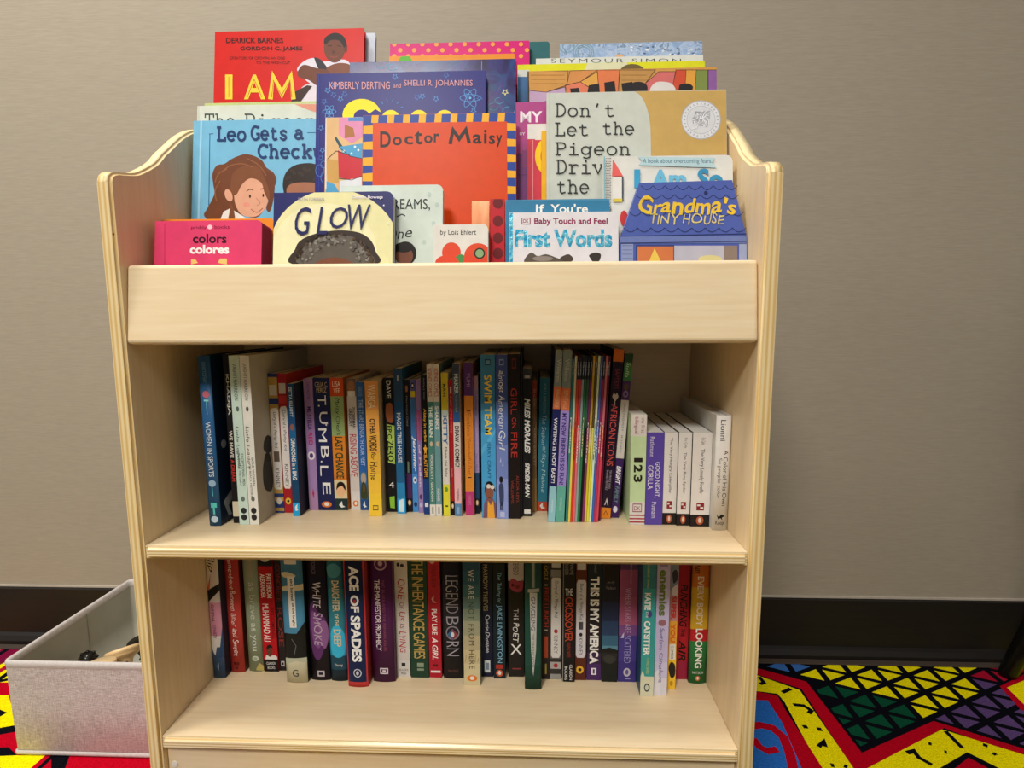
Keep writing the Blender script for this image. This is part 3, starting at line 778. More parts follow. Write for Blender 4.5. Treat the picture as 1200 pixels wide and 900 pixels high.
face_book('narrow strip of a tan, pink and red illustrated cover beside the checked border', 381.5, 425.2, 137.5, .0945, .006, FB, 'd8b07a', a_, None, edge='e0dcd4')
def a_(p):
    p.line([(644, 108), (644, 260)], .7, 'b8b8ae')
    p.poly([(741, 107)]+[(741+21*math.sin(t)*1.02, 107+50*(1-math.cos(t))) for t in [i*.11 for i in range(1, 15)]]+[(764, 250), (860, 250), (860, 106)], 'c2a05c')
    p.ell(821.5, 140.5, 23.4, 23, 'a9abb0'); p.ell(821.5, 140.5, 22.3, 21.9, 'd6d8dc'); p.ell(821.5, 140.5, 17, 16.6, 'b4b6bc'); p.ell(821.5, 140.5, 16.3, 15.9, 'd0d2d6')
    for i in range(28):
        a = i*math.tau/28; p.line([(821.5+18.5*math.cos(a), 140.5+18.2*math.sin(a)), (821.5+20.6*math.cos(a), 140.5+20.2*math.sin(a))], .8, '9a9ca4')
    for i in range(18): p.line(catmull([(821.5+rnd.uniform(-11, 11), 140.5+rnd.uniform(-11, 11)) for _ in range(3)], 4), 1.0, ['a4a6ae', 'e6e8ec', 'bcbec4'][i % 3])
def w_(p):
    for s, x0, x1, yt, yb in (("Don't", 650, 721, 122, 136.5), ('Let', 649.5, 690.5, 144.5, 159), ('the', 705, 744, 143.5, 157.5), ('Pigeon', 650, 739, 167.5, 181.5), ('Drive', 651, 722, 188, 203.5), ('the', 651.5, 691, 211.5, 226.5), ('Bus', 705, 744, 211, 226)):
        p.slab(s, x0, yt, x1, yb, '2a2c2c', .07)
face_book('pale grey and tan picture book with typewriter lettering and a round silver seal', 640.5, 851, 107, .085, .0088, FB, 'c3c8be', a_, w_, edge='c0c4ba')
def a_(p): p.rect(617, 144, 645, 163, 'dcdad4'); p.line([(624.5, 164), (624.5, 240)], .7, 'e89aa0'); p.rect(627, 160, 645, 164, 'dcdad4'); p.ell(642, 183, 15, 22, 'ecc814'); p.ell(642, 183, 8.5, 14, 'c42c3c')
face_book('red picture book with a white band and part of a yellow ring', 618, 690, 144.5, .1015, .0045, FB, 'c8384a', a_, None, edge='d4404c')
face_book('thin yellow book showing as a strip beside the pale grey typewriter book', 634.5, 690, 153, .0945, .006, FB, 'e0a81c', None, None, edge='e8b020')
def a_(p):
    p.rect(603, 180, 640, 240, '7a3a78')
    p.rect(612, 176, 622, 196, '8a3a74'); p.line([(606, 205), (625, 205)], .8, '5a2a5c'); p.line([(618, 180), (618, 240)], .8, '5a2a5c')
def w_(p): p.text('MY', 609.5, 130.5, 635.5, 143.5, 'e8dce4', 'b'); p.text('BY', 609, 155, 615.5, 158.5, 'e0c8d8', 'b')
face_book('magenta picture book with bold white lettering behind the red one', 604.5, 700, 119, .1075, .006, FB, 'a84282', a_, w_, edge='8a3070')
STARS = [(391, 111), (399, 116), (404, 110), (384, 106), (380, 119), (392, 100), (489, 114), (511, 116), (548, 112), (463, 90), (523, 88), (495, 113), (387, 156), (376, 150), (376, 185), (378, 176), (562, 115), (555, 130)]
def a_(p):
    for i, (x, y) in enumerate(STARS):
        p.line([(x+3.2*(1 if k % 2 else .5)*math.sin(k*math.pi/5), y-3.2*(1 if k % 2 else .5)*math.cos(k*math.pi/5)) for k in range(10)], .55, ['4a7ac4', '5a96d8'][i % 2], True)
    for cx, cy, R_ in ((386, 131, 8), (551, 115, 12)):
        for k in range(3):
            a = k*60; p.line([(cx+R_*math.cos(t)*math.cos(math.radians(a))-R_*.35*math.sin(t)*math.sin(math.radians(a)), cy+R_*math.cos(t)*math.sin(math.radians(a))+R_*.35*math.sin(t)*math.cos(math.radians(a))) for t in [j*math.tau/16 for j in range(17)]], .6, '5a9ce0')
        p.ell(cx, cy, 1.5, 1.5, '6ab0e8', 8)
    for k in range(6):
        a = math.radians(200+28*k); p.line([(457+12*math.cos(a), 131+12*math.sin(a)), (457+16*math.cos(a), 131+16*math.sin(a))], .8, '4a8ad0')
    for x, y, s in ((372, 200, 5), (378, 208, 5), (376, 193, 3)): p.line(arc(x+3, y, s, s*1.4, 0, 360, 12), .7, '4a7ac4')
    p.line([(374, 88), (374, 240)], .8, '2c3a94')
    p.ell(424, 135, 22.5, 19, 'f0dc10', 30); p.ell(424, 137, 9.5, 8.5, '1c1e74', 24); p.poly([(424, 140), (440, 128), (450, 134), (450, 160), (424, 160)], '1c1e74')
    for cx in (458, 491, 521): p.ell(cx, 146, 13, 17, 'f0dc10', 26); p.ell(cx, 148, 5, 8, '1c1e74')
def w_(p): p.text('KIMBERLY DERTING', 386, 96, 457, 104.5, 'd89aa0', ''); p.text('and', 461, 98, 470, 103, 'd89aa0', ''); p.text('SHELLI R. JOHANNES', 473.5, 94, 554, 103, 'd89aa0', '')
face_book('deep blue picture book with light blue star doodles and big yellow letters', 371, 569, 84.5, .1015, .0085, FB, '1c1e74', a_, w_, edge='181a62')
def a_(p):
    p.line([(245, 157), (247, 157), (250, 156.5)], .9, '245c88'); p.line([(246, 157), (244.5, 256)], .9, '245c88'); p.line([(360, 155.5), (380, 155.5)], .9, '245c88'); p.line([(236, 141), (232.5, 258)], 2.2, '9ccfe8')
    # a child with wavy brown hair
    p.blob([(243, 244), (239, 252), (246, 258), (262, 258), (272, 250), (300, 255), (312, 240), (318, 225), (324, 213), (321, 203), (312, 196), (307, 188), (296, 182), (285, 181), (272, 186), (263, 192), (254, 194), (249, 204), (250, 216), (251, 228)], '6e4028')
    p.poly([(258, 258), (262, 248), (270, 244), (292, 258)], 'e4e2da')
    p.blob([(274, 224), (282, 212), (296, 206), (308, 212), (312, 224), (314, 236), (308, 248), (298, 254), (284, 252), (276, 240)], 'd8a184')
    p.blob([(272, 205), (282, 196), (296, 194), (308, 200), (315, 212), (320, 228), (316, 236), (310, 226), (306, 214), (294, 209), (284, 216), (277, 228), (270, 226)], '7a4a2e')
    p.blob([(306, 200), (318, 204), (322, 216), (320, 236), (316, 248), (312, 244), (316, 230), (313, 216)], '6a3c26')
    p.ell(268, 229, 4.2, 7.5, 'd8a184', rot=-20)
    p.blob([(270, 238), (274, 246), (275, 258), (268, 258), (269, 248)], '7a4a2e')
    for c in ([(262, 200), (270, 194), (284, 192), (296, 196)], [(252, 214), (256, 204), (266, 198)], [(254, 236), (252, 224), (258, 212)], [(290, 186), (304, 194), (312, 206)]): p.line(catmull(c, 4), 1.2, '8e5a3a')
    p.ell(293, 230, 1.1, 2.1, '2a1a14', 10); p.ell(308.5, 229, 1.0, 2.0, '2a1a14', 10); p.line(catmull([(300, 232), (305, 238), (301, 241)], 4), .7, 'b87a60')
    p.line(catmull([(294, 245), (301, 249), (308, 244)], 4), .9, 'a8584a'); p.ell(289, 240, 4, 2.8, 'dc9080', 14); p.line(catmull([(289, 224), (293, 222), (297, 223)], 3), .8, '5a3422'); p.line(catmull([(305, 222), (308, 221), (311, 222)], 3), .8, '5a3422')
    # a second child behind, only the top of the head
    p.blob([(332, 222), (333, 207), (340, 197), (352, 192), (368, 192), (384, 200), (386, 230), (340, 236)], '2e2420')
    for i in range(16): p.ell(336+3*i % 40, 196+rnd.uniform(0, 20), 2.4, 2.4, '3a2e28', 8)
    p.blob([(336, 228), (338, 218), (350, 214), (372, 215), (386, 222), (386, 256), (340, 256)], 'a06a50')
    p.rect(228, 258, 400, 330, 'e0962a')
def w_(p):
    p.slab('Leo', 253.5, 149.5, 289, 164.5, '1f3a6c', .13); p.slab('Gets', 294, 148.5, 337.5, 163.5, '1f3a6c', .13); p.slab('a', 344, 148, 356.5, 162.5, '1f3a6c', .13); p.slab('Checkup', 302, 170, 392, 184.5, '1f3a6c', .13)
face_book('sky blue picture book showing a child with wavy brown hair', 227, 402, 140, .1115, .009, FB, '74b4d4', a_, w_, edge='8cc4dc')
def a_(p):
    p.poly([(410, 69), (500, 69), (500, 160), (410, 160)], FOIL); p.poly([(500, 70), (606, 70), (606, 170), (500, 170)], FOIL); p.line([(567.5, 85), (568, 140)], 1, '7a86d0')
    p.line([(564.5, 71), (564.5, 86)], .8, '8a80d0')
    for x, y, r in ((446, 75, 7), (460, 79, 5), (585, 118, 5), (578, 125, 6), (596, 130, 7)): p.line(arc(x, y, r, r*.7, 0, 280, 12), .6, '4a9cc0')
    p.line([(592+3.4*(1 if k % 2 else .5)*math.sin(k*math.pi/5), 108-3.4*(1 if k % 2 else .5)*math.cos(k*math.pi/5)) for k in range(10)], .9, 'd8cc90', True)
face_book('shiny purple and blue foil-covered book behind the blue doodle book', 410, 604.5, 71, .1150, .0080, FB, '3a2f86', a_, None, cover_mat=FOIL)
# --- back pocket
def w_(p): p.slab('The', 239.5, 134, 276, 150, '3a3e3c', .07); p.slab('Pigeon', 286, 134, 372, 150, '3a3e3c', .07)
def a_(p): p.line([(233, 124), (232, 260)], .8, 'b8bcb0'); p.poly([(345, 122), (380, 122), (380, 135), (362, 129)], 'd89078')
face_book('cream picture book with typewriter lettering just above the sky blue one', 228, 402, 122.5, .1255, .008, FC_, 'cdd2c4', a_, w_, edge='c4c8bc')
def a_(p): p.poly([(239, 118), (400, 118), (400, 123), (239, 124)], 'b4c07c'); p.poly([(335, 122), (400, 121), (400, 140), (350, 128)], 'd88a70')
face_book('pale green book edge showing above the cream picture book', 240, 398, 119.5, .1345, .006, FC_, 'c4cc94', a_, None)
def a_(p):
    # child with folded arms in a white shirt
    p.blob([(341, 120), (350, 108), (357, 100), (372, 96), (400, 92), (430, 100), (430, 130), (341, 130)], 'd8cfd8')
    p.blob([(348, 82), (356, 72), (368, 68), (380, 72), (404, 70), (412, 80), (410, 96), (372, 100), (356, 92)], 'd6d0dc')
    p.blob([(368, 68), (376, 70), (384, 80), (392, 92), (384, 94), (374, 82)], '2a2830')
    p.blob([(349, 84), (356, 76), (372, 80), (390, 82), (402, 80), (405, 86), (392, 92), (376, 90), (372, 100), (362, 94), (350, 90)], '6a3a28')
    p.blob([(382, 80), (396, 74), (410, 76), (412, 86), (398, 90), (388, 86)], '7a4630')
    p.ell(392, 56, 12.5, 17.5, '6a3826'); p.blob([(379.5, 50), (382, 43), (392, 38.5), (402, 42), (406.5, 52), (406, 62), (403, 56), (398, 48), (388, 47), (382, 52)], '1c1414')
    p.ell(405, 58, 2, 3.5, '5a2e20', 10); p.line([(384, 54), (389, 53.5)], 1, '2a1612'); p.line([(395, 53.5), (400, 54.5)], 1, '2a1612'); p.ell(391, 61, 2.2, 1.8, '54291c', 10); p.line([(387, 66), (391, 67.5), (396, 66)], 1.3, '8a4438')
    p.poly([(345, 108), (360, 100), (366, 101), (352, 120), (341, 120)], '3a2420')
def w_(p):
    p.text('DERRICK BARNES', 265, 44, 332, 50.5, '3a0c0a', 'b'); p.text('GORDON C. JAMES', 281.5, 54.5, 354.5, 60.5, '3a0c0a', 'b'); p.text('CREATORS OF CROWN: AN ODE', 269, 66.5, 334, 69.5, '5a120e', ''); p.text('TO THE FRESH CUT', 300, 72, 340, 75, '5a120e', '')
    for ch, x0, x1 in (('I', 264, 272.5), ('A', 286, 311)):
        p.text(ch, x0, 87.5, x1, 116.5, 'ecc838', 'b')
    p.line([(317, 116.5), (320, 89), (330.5, 110), (341, 89), (344, 116.5)], 5.5, 'ecc838')
    p.line([(268.2, 90), (268.2, 114)], .7, 'a8482a'); p.line([(290, 114), (298, 93), (307, 114)], .7, 'a8482a'); p.line([(318.5, 114), (320.5, 94), (330, 112), (340, 94), (342, 114)], .7, 'a8482a')
face_book('tall red picture book with yellow capitals and a child with folded arms', 252, 426.5, 35, .152, .010, FC_, 'c81e18', a_, w_, edge='b4181a')
face_book('white book edge standing beside the tall red picture book', 395, 439.5, 39, .1655, .008, FC_, 'c2cad8', None, None, edge='c2cad8')
def a_(p): p.rect(456, 64, 604, 130, 'e08a20'); p.poly([(475, 58), (484.5, 71), (466, 75)], '5aac2c')
face_book('orange book edge with a green triangle under the dotted pink book', 456, 603, 64.5, .1415, .006, FC_, 'e08a20', lambda p: p.poly([(475, 58), (486, 76), (464, 76)], '5aac2c'), None)
def a_(p):
    for i in range(10):
        for j in range(3): p.ell(462+16.5*i+(7 if j % 2 else 0), 52+7*j, 2.6, 2.6, 'e89a48', 12)
face_book('hot pink book with orange polka dots at the back of the display', 457, 620.5, 49.5, .152, .009, FC_, 'cc1a72', a_, None, edge='d83080')
face_book('dark teal book corner behind the dotted pink book', 560, 644, 49.5, .1645, .007, FC_, '2c6468', None, None, radius=.004)
def a_(p):
    p.rect(604, 82, 620, 90, 'c8ccc8'); p.rect(605, 90, 618, 130, '3c6a9c')
    p.poly([(690, 72), (735, 72), (735, 90), (680, 90)], 'd4d4b0'); p.ell(741, 85, 15, 10, '6a5a34')
face_book('lime yellow book edge above the patchwork-coloured cover', 606.5, 826, 73.5, .1385, .007, FC_, 'd4d41c', a_, None)
def a_(p):
    tiles = [([(619, 83), (666, 83), (664, 100), (640, 108), (620, 106)], 'c8924a'), ([(620, 106), (640, 108), (662, 102), (664, 115), (620, 122)], 'b89ab8'), ([(664, 100), (668, 83), (700, 82), (680, 96)], 'cc8a4c'),
             ([(662, 100), (680, 96), (700, 108), (668, 118)], 'd8785a'), ([(680, 96), (700, 84), (702, 110)], 'd8a048'), ([(700, 82), (726, 82), (724, 110), (702, 110)], 'd8784a'), ([(726, 82), (768, 82), (756, 98), (760, 110), (726, 112)], 'b88a4c'),
             ([(756, 98), (772, 84), (792, 84), (786, 110), (758, 112)], 'cc6a68'), ([(792, 82), (804, 82), (802, 112), (786, 112)], 'c84c30'), ([(804, 82), (816, 82), (814, 112), (802, 112)], 'd89a3c'), ([(816, 82), (830, 82), (830, 112), (814, 112)], '7a8a44'), ([(829, 82), (844, 82), (844, 112), (829, 112)], '8a5c9c')]
    for q, c in tiles: p.poly(q, c)
    for q, c in tiles: p.line(q, .6, '4a3024', True)
    for y in (88, 93, 98): p.line([(622, y), (662, y)], .4, 'a8743a')
    for y in (88, 94, 100): p.line([(728, y), (758, y)], .4, '94703c')
    for q in ([(668, 104), (678, 103), (680, 110), (669, 110)], [(690, 100), (702, 98), (703, 110), (688, 110)], [(708, 97), (720, 95), (722, 110), (709, 110)], [(728, 98), (741, 96), (744, 110), (730, 110)]): p.poly(q, '1f1c20')
    p.blob([(741, 98), (750, 96), (758, 100), (757, 108), (744, 108)], '241f22'); p.blob([(762, 104), (768, 97), (778, 96), (788, 99), (790, 108), (764, 108)], 'd8d4d0'); p.blob([(796, 100), (806, 98), (812, 102), (808, 108), (796, 108)], '241f22')
    p.rect(618, 82, 619.6, 130, '1f1c20')
face_book('picture book with a patchwork of orange, brown and purple brick shapes', 618, 843, 81, .1265, .0085, FC_, 'c8924a', a_, None, edge='2a2420')
def w_(p): p.text('SEYMOUR SIMON', 646, 68.8, 798, 73.6, '3a3c3c', 'lw')
face_book('plain white book edge with thin spaced grey capitals', 628, 824, 66.5, .1515, .008, FC_, 'd2d4d0', None, w_)
def a_(p):
    for x, y, r in ((664, 53, 9), (664, 53, 5), (684, 62, 12), (684, 62, 7), (684, 62, 9.5)): p.line(arc(x, y, r, r, 0, 360, 20), 1, '7a9ca8')
    p.ell(726, 66, 5, 2.5, 'd8a878', 12)
    for i in range(26): p.ell(736+rnd.uniform(0, 78), 53+rnd.uniform(0, 12), 1.2+rnd.random(), .8+rnd.random()*.6, ['5a6a88', 'c8d2e0', 'dfe4ea'][i % 3], 7)
face_book('pale blue swirl-patterned book at the very back of the display', 656, 823, 50, .1645, .008, FC_, '8fa9cc', a_, None, cover_mat=GRAVEL)

# ================================================================== books standing on the middle shelf, spine out
WH, BLK = 'e6e2da', '1a181a'
def mid(label, px, bands, **k):
    if isinstance(bands, str): bands = [(0, bands)]
    k.setdefault('depth', .14)
    return spine_book('mid', label, px, bands, zs=ZMS, group='books on the middle shelf', **k)
def oval(x, y, c='e07a2a', rx=.32, ry=3.6, c2=WH):
    return lambda p: (p.ell(x, y, rx, ry, c, 16), p.ell(x, y-.2, rx*.45, ry*.62, c2, 12))
def arts(*fs):
    def g(p):
        for f in fs: f(p)
    return g
E_ = lambda x, y, rx, ry, c: (lambda p: p.ell(x, y, rx, ry, c, 18))
R_ = lambda x0, y0, x1, y1, c: (lambda p: p.rect(x0, y0, x1, y1, c))
PG = lambda pts, c: (lambda p: p.poly(pts, c))
BL = lambda pts, c: (lambda p: p.blob(pts, c, 4))

mid('tall blue hardcover with thin white capitals, standing first beside the wooden side', (232, 417, 246, 260, 616), '2b5c8c', board='12243e', hard=True, depth=.175,
    text=[('IGNOTOFSKY', 424, 448, .3, '6a9ac0', .5, ''), ('WOMEN IN SPORTS', 493, 557, .42, 'dfe8ec', .5, '')],
    art=arts(E_(.5, 461, .28, 4, 'c06a7a'), R_(.3, 467, .7, 469, '8ad0d8'), R_(.48, 469, .54, 484, '6ac0c8'), E_(.5, 565, .3, 4, '9ab8d0'), R_(.45, 570, .52, 580, '5ab8c0'), R_(.25, 588, .75, 594, '5ac0b8'), R_(.42, 594, .58, 602, '5ac0b8'), E_(.5, 608, .3, 4, 'b8ccd8')),
    side=lambda p: (p.poly([(262, 588), (272, 572), (277, 576), (268, 592), (272, 602), (268, 604)], 'a8b4bc'), p.ell(262, 520, 3, 5, 'a0a8b0')))
mid('black paperback with white and red capitals between the tall blue and the mint book', (260.5, 415, 274, 281, 613), '1b1a1c', depth=.16,
    text=[('KHADIJA', 438, 485, .55, 'c8c4bc', .5), ('WE HAVE', 503, 535, .55, 'd8d2c8', .5), ('A DREAM', 537, 563, .55, 'c83a34', .5)], art=R_(0, 587, 1, 605, 'cfc6ac'))
mid('pale mint paperback with handwritten title beside a matching white one', (270, 417, 281, 292.6, 615), 'c6ddd2', depth=.165,
    text=[('VASHTI HARRISON', 426, 468, .36, '4a5450', .5, ''), ('Little Legends', 498, 548, .4, '3a4442', .65, 'h'), ('EXCEPTIONAL MEN', 530, 568, .24, '3a4442', .28, ''), ('IN BLACK HISTORY', 530, 568, .2, '3a4442', .62, '')],
    art=arts(E_(.55, 478, .15, 3, '5a6a66'), E_(.5, 598, .3, 3.6, '2a2c2c'), E_(.5, 606, .3, 3.6, '2a2c2c'), E_(.5, 584, .2, 3, '6a7a76')))
mid('white paperback with handwritten title and a black figure on its pale cover', (281, 417, 293, 304, 615), 'e2e2da', board='b4b0a2', depth=.185,
    text=[('VASHTI HARRISON', 426, 468, .34, '6a6a66', .5, ''), ('Little Leaders', 498, 548, .4, '3a3c3a', .62, 'h'), ('BOLD WOMEN', 535, 568, .24, '3a3c3a', .28, ''), ('IN BLACK HISTORY', 545, 582, .2, '3a3c3a', .6, '')],
    art=arts(E_(.5, 478, .15, 3, '5a5a56'), E_(.5, 598, .3, 3.8, '2a2a2a'), E_(.5, 606, .3, 3.8, '2a2a2a'), E_(.5, 584, .2, 3, '6a6a66')),
    side=lambda p: (p.blob([(309, 518), (313, 510), (318, 514), (319, 526), (314, 531), (309, 527)], '1f1b18'), p.blob([(310, 534), (316, 532), (320, 560), (318, 575), (310, 572), (308, 552)], '25211e')))
def wimpy(c1, c2, y0, lab0, lab1):
    return [(0, c1), (y0+4, c2), (lab0-12, c1), (lab0-5, c2), (lab1+5, c1), (lab1+9, c2), (lab1+14, c1), (lab1+22, c2), (lab1+26, c1)]
def wlabel(y0, y1):
    return arts(PG([(.06, y0+3), (.2, y0), (.8, y0-1), (.94, y0+2), (.96, y1-4), (.8, y1), (.2, y1), (.06, y1-3)], 'e2dcd8'), R_(.1, y0-27, .9, y0-15, 'cfcac4'))
mid('blue and tan striped paperback with a torn white label', (313, 438, 321, 333.6, 601), wimpy('2d3e75', 'b8964f', 438, 478, 573), depth=.135,
    text=[('Diary of a Wimpy Kid', 482, 524, .5, '2a2a2a', .5, 'h'), ('KINNEY', 548, 571, .4, '4a4a4a', .5, '')], art=arts(wlabel(478, 573), E_(.5, 587, .28, 4, 'd8d4cc'), R_(.2, 528, .8, 540, '6a5a50')))
mid('red paperback with a torn white label and a yellow dot near its foot', (327, 438, 334, 343.6, 601), [(0, 'a8242c'), (463, 'c83a34'), (472, 'a8242c')], depth=.135,
    text=[('Diary of a Wimpy Kid', 480, 527, .5, '2a2a2a', .5, 'h'), ('KINNEY', 543, 570, .4, '5a5a5a', .5, '')], art=arts(wlabel(476, 572), E_(.5, 587, .34, 4, 'e0b83a'), E_(.5, 587, .15, 1.6, '3a2a1a')))
mid('slim dark blue paperback with a bright cyan block at its foot', (337, 450, 344, 352, 605), [(0, '1d4a74'), (500, '226090'), (560, '1a4468'), (589, '22a4e0')], board='1b2433', depth=.13,
    text=[('ZETTA ELLIOTT', 453, 488, .42, 'd0d8dc', .5), ('DRAGONS in a BAG', 513, 562, .6, 'e4e4dc', .5)], art=arts(E_(.5, 500, .3, 4, '8a5a50'), PG([(.3, 594), (.7, 590), (.6, 596), (.75, 598), (.35, 599)], 'e6ecec')))
mid('mauve paperback with a white round emblem and a pink star', (356, 444, 363, 373.5, 598), [(0, '9c7ab0'), (520, 'a284b8'), (575, 'ac86ae')], depth=.13,
    text=[('MS. STELLA', 476, 503, .45, '43286a', .5), ('RED', 506, 521, .45, 'b02a5a', .5), ('SALVADOR', 448, 468, .35, '6a4a86', .5, '')],
    art=arts(E_(.5, 533, .4, 5, 'e4dce8'), E_(.5, 533, .2, 3, '5a3a78'), PG([(.5, 572), (.62, 578), (.5, 584), (.38, 578)], 'b8285a')))
mid('dark navy paperback with one large white scattered-letter word down the spine', (369, 443, 374, 392.6, 598), '1f2452', depth=.14,
    text=[('CELIA C.', 448, 453, .78, 'c8b078', .5, 'F'), ('PEREZ', 454.5, 459.5, .62, 'c8b078', .5, 'F')]+[(c, y, y+h, .5, 'e8e8e6', q, '') for c, y, h, q in (('T', 463, 11, .5), ('U', 482, 14, .45), ('M', 501, 16, .55), ('B', 522, 14, .45), ('L', 545, 12, .55), ('E', 565, 14, .45))],
    art=arts(oval(.5, 591), E_(.3, 475, .05, 1, 'e8e8e8'), E_(.7, 497, .05, 1, 'e8e8e8'), E_(.3, 540, .05, 1, 'e8e8e8')))
mid('paperback with an orange top, a green band and a cartoon face near its foot', (388, 443, 393, 408, 598), [(0, 'cc4a20'), (464, '93ac72'), (510, 'd4822c'), (555, 'cf7a2a'), (562, 'd8c8a0'), (584, '1e3434')], depth=.135,
    text=[('LISA', 447, 453, .6, 'f0e4d0', .5, 'F'), ('YEE', 455, 460.5, .5, 'f0e4d0', .5, 'F'), ("Maizy Chen's", 466, 509, .5, '23402c', .5, 'h'), ('LAST CHANCE', 511, 560, .6, '24402a', .5, 'b')],
    art=arts(E_(.5, 574, .36, 8, 'e8b88c'), BL([(.15, 574), (.25, 566), (.6, 564), (.85, 568), (.85, 574), (.6, 569), (.3, 571)], '1f1714'), PG([(.3, 592), (.55, 587), (.6, 592), (.8, 594), (.5, 595)], 'e4e8e8')))
mid('white paperback with red condensed capitals in its lower half', (407, 444, 412, 422.6, 598), [(0, '6a5a52'), (464, 'cdc6c2'), (575, 'd8d4d2')], depth=.135,
    text=[('GREGORY', 478, 499, .3, '2a2a2a', .7), ('ZUCKERMAN', 476, 501, .3, '2a2a2a', .35), ('RISING ABOVE', 508, 558, .74, 'b02436', .5, 't')], art=arts(E_(.5, 453, .4, 7, '9a6a4c'), R_(.1, 458, .9, 464, 'd8d4d0'), oval(.5, 590)))
mid('blue paperback with a small forest scene at its foot, tucked beside the orange one', (418, 448, 423, 432, 598), [(0, '2e62ac'), (552, '3a6a9a'), (585, '244e8c')], depth=.135,
    text=[('DAVID BARCLAY MOORE', 453, 464, .5, '8ab0d8', .5, ''), ('THE STARS BENEATH OUR FEET', 468, 545, .5, 'b8d0ea', .5, '')], art=arts(E_(.5, 560, .35, 7, 'b0a090'), BL([(.1, 584), (.2, 568), (.5, 564), (.85, 570), (.9, 584)], '3a4428'), E_(.5, 572, .15, 5, '6a4a34'), PG([(.3, 592), (.55, 587), (.6, 592), (.8, 594), (.5, 595)], 'dce4ea')))
mid('thick paperback fading from orange to yellow with dark brush lettering', (427, 447, 433, 448, 605), [(0, 'dc9650'), (480, 'dfa04c'), (505, 'e4aa48'), (530, 'e8b644'), (555, 'edc040'), (578, 'f0c83c')], board='b8a888', depth=.15,
    text=[('WARGA', 451, 478, .6, 'f2dfba', .5, ''), ('OTHER', 490, 508, .42, '2c2422', .5, 'b'), ('WORDS', 509, 527, .56, '2c2422', .5, 'b'), ('for', 529, 538, .4, '2c2422', .5, 'h'), ('Home', 540, 562, .66, '2c2422', .5, 'h')], art=arts(R_(.3, 592, .72, 598, '4a4020'), R_(.34, 593, .68, 597, 'e8c040')))
mid('black paperback with a lime green lettered tag and a white figure four', (451, 443, 454, 466, 600), '19191b', depth=.14,
    text=[('DAVE', 446, 466, .4, 'd8d8d4', .5), ('EPIC', 498, 513, .45, '1c2410', .55), ('ZERO', 515, 540, .6, '1c2410', .5), ('4', 564, 571, .5, 'e4e4e0', .5, 'F')],
    art=arts(BL([(.2, 474), (.7, 472), (.9, 482), (.8, 494), (.3, 493), (.15, 484)], 'a86440'), PG([(.2, 496), (.95, 498), (.9, 543), (.25, 541)], 'b2ce66'), PG([(.25, 582), (.75, 581), (.75, 596), (.3, 595)], '8cc63f')))
mid('narrow blue paperback with pale narrow capitals and a pale blue emblem at its foot', (462, 432, 466, 475.6, 602), [(0, '2a4668'), (470, '1f4a78'), (540, '23618e'), (565, '2a82b8'), (584, '3aa0dc')], depth=.14,
    text=[('MAGIC TREE HOUSE', 483, 541, .5, 'ccd6e0', .5, 'b')], art=arts(PG([(.25, 586), (.75, 584), (.85, 592), (.75, 600), (.25, 600), (.15, 592)], 'cfe8f4'), R_(.45, 440, .55, 446, 'c8ccd0')))
mid('slim black paperback with a plum lower half and a small pale oval', (475, 445, 476.4, 483.6, 600), [(0, '1a1a1e'), (554, '4c2a5c'), (584, '1a1618')], depth=.13,
    text=[('Hurricane Child', 464, 498, .3, '9a9aa0', .5, '')], art=arts(R_(.3, 452, .7, 459, 'a86a50'), oval(.5, 589, 'd8b080', .3, 3.4), R_(.3, 540, .6, 553, '6a8068')))
mid('slim blue paperback with bold white slanted lettering in its lower half', (482, 445, 484.2, 490.6, 600), [(0, '5a5a98'), (467, '3f70ac'), (509, '3a72b4'), (555, '4a90d4')], depth=.13,
    text=[('Jennifer', 510, 552, .72, 'e8ecf0', .5, 'bi')], art=arts(E_(.5, 452, .3, 3.5, '1a1a24'), E_(.5, 452, .14, 1.6, 'e8e8e8'), R_(.1, 458, .9, 465, 'd0c02c'), E_(.5, 562, .35, 4, 'e0e8f0'), E_(.5, 562, .18, 2, '2a5a9c'), E_(.5, 591, .3, 3, '1f3a6a')))
mid('slim lilac paperback beside the blue one with slanted lettering', (488, 445, 491, 496.6, 601), [(0, '8f72a8'), (480, '9a5a8a'), (515, '8c72b0'), (560, '9a84bc')], depth=.13,
    text=[('The Many Meanings', 482, 516, .4, 'c8485a', .5, 'b'), ('of Meilan', 520, 570, .42, 'd8d0e4', .5, 'b')], art=arts(E_(.5, 582, .3, 3, '5a3a68'), E_(.5, 592, .3, 2.5, 'c8bcd8')))
mid('black and navy paperback with yellow lettering and a small yellow star', (494, 440, 497, 503.6, 603), [(0, '17181c'), (560, '1f3e7c')], depth=.135,
    text=[('Andrea J. Loney', 443, 468, .3, '9a9a9a', .5, ''), ('Abby in orbit', 478, 517, .56, 'e6aa3c', .5), ('BLAST OFF!', 532, 558, .56, 'e2a040', .5)], art=arts(PG([(.5, 519), (.62, 523), (.85, 524), (.66, 527), (.72, 532), (.5, 529), (.28, 532), (.34, 527), (.15, 524), (.38, 523)], 'e6aa3c'), R_(.2, 589, .8, 594, 'e0e0e0')))
def sci(word, author, c1, px, c2, lab):
    mid(lab, px, [(0, 'd6d0c8'), (470, c1), (591, 'dcdad4')], depth=.15, text=[('SCIENCE', 432, 447, .62, 'a8443a', .5, 't'), ('COMICS', 449, 464, .62, 'a8443a', .5, 't'), (word, 475, 511 if len(word) > 6 else 502, .56, 'e6e6e0', .5), (author, *((531, 587) if len(author) > 6 else (572, 587)), .42, 'd8dcd8', .5)],
        art=arts(R_(.12, 431, .88, 448, 'cfc0b4'), E_(.5, 519, .25, 3, 'c8b898'), R_(.35, 594, .65, 602, '9a9a94')))
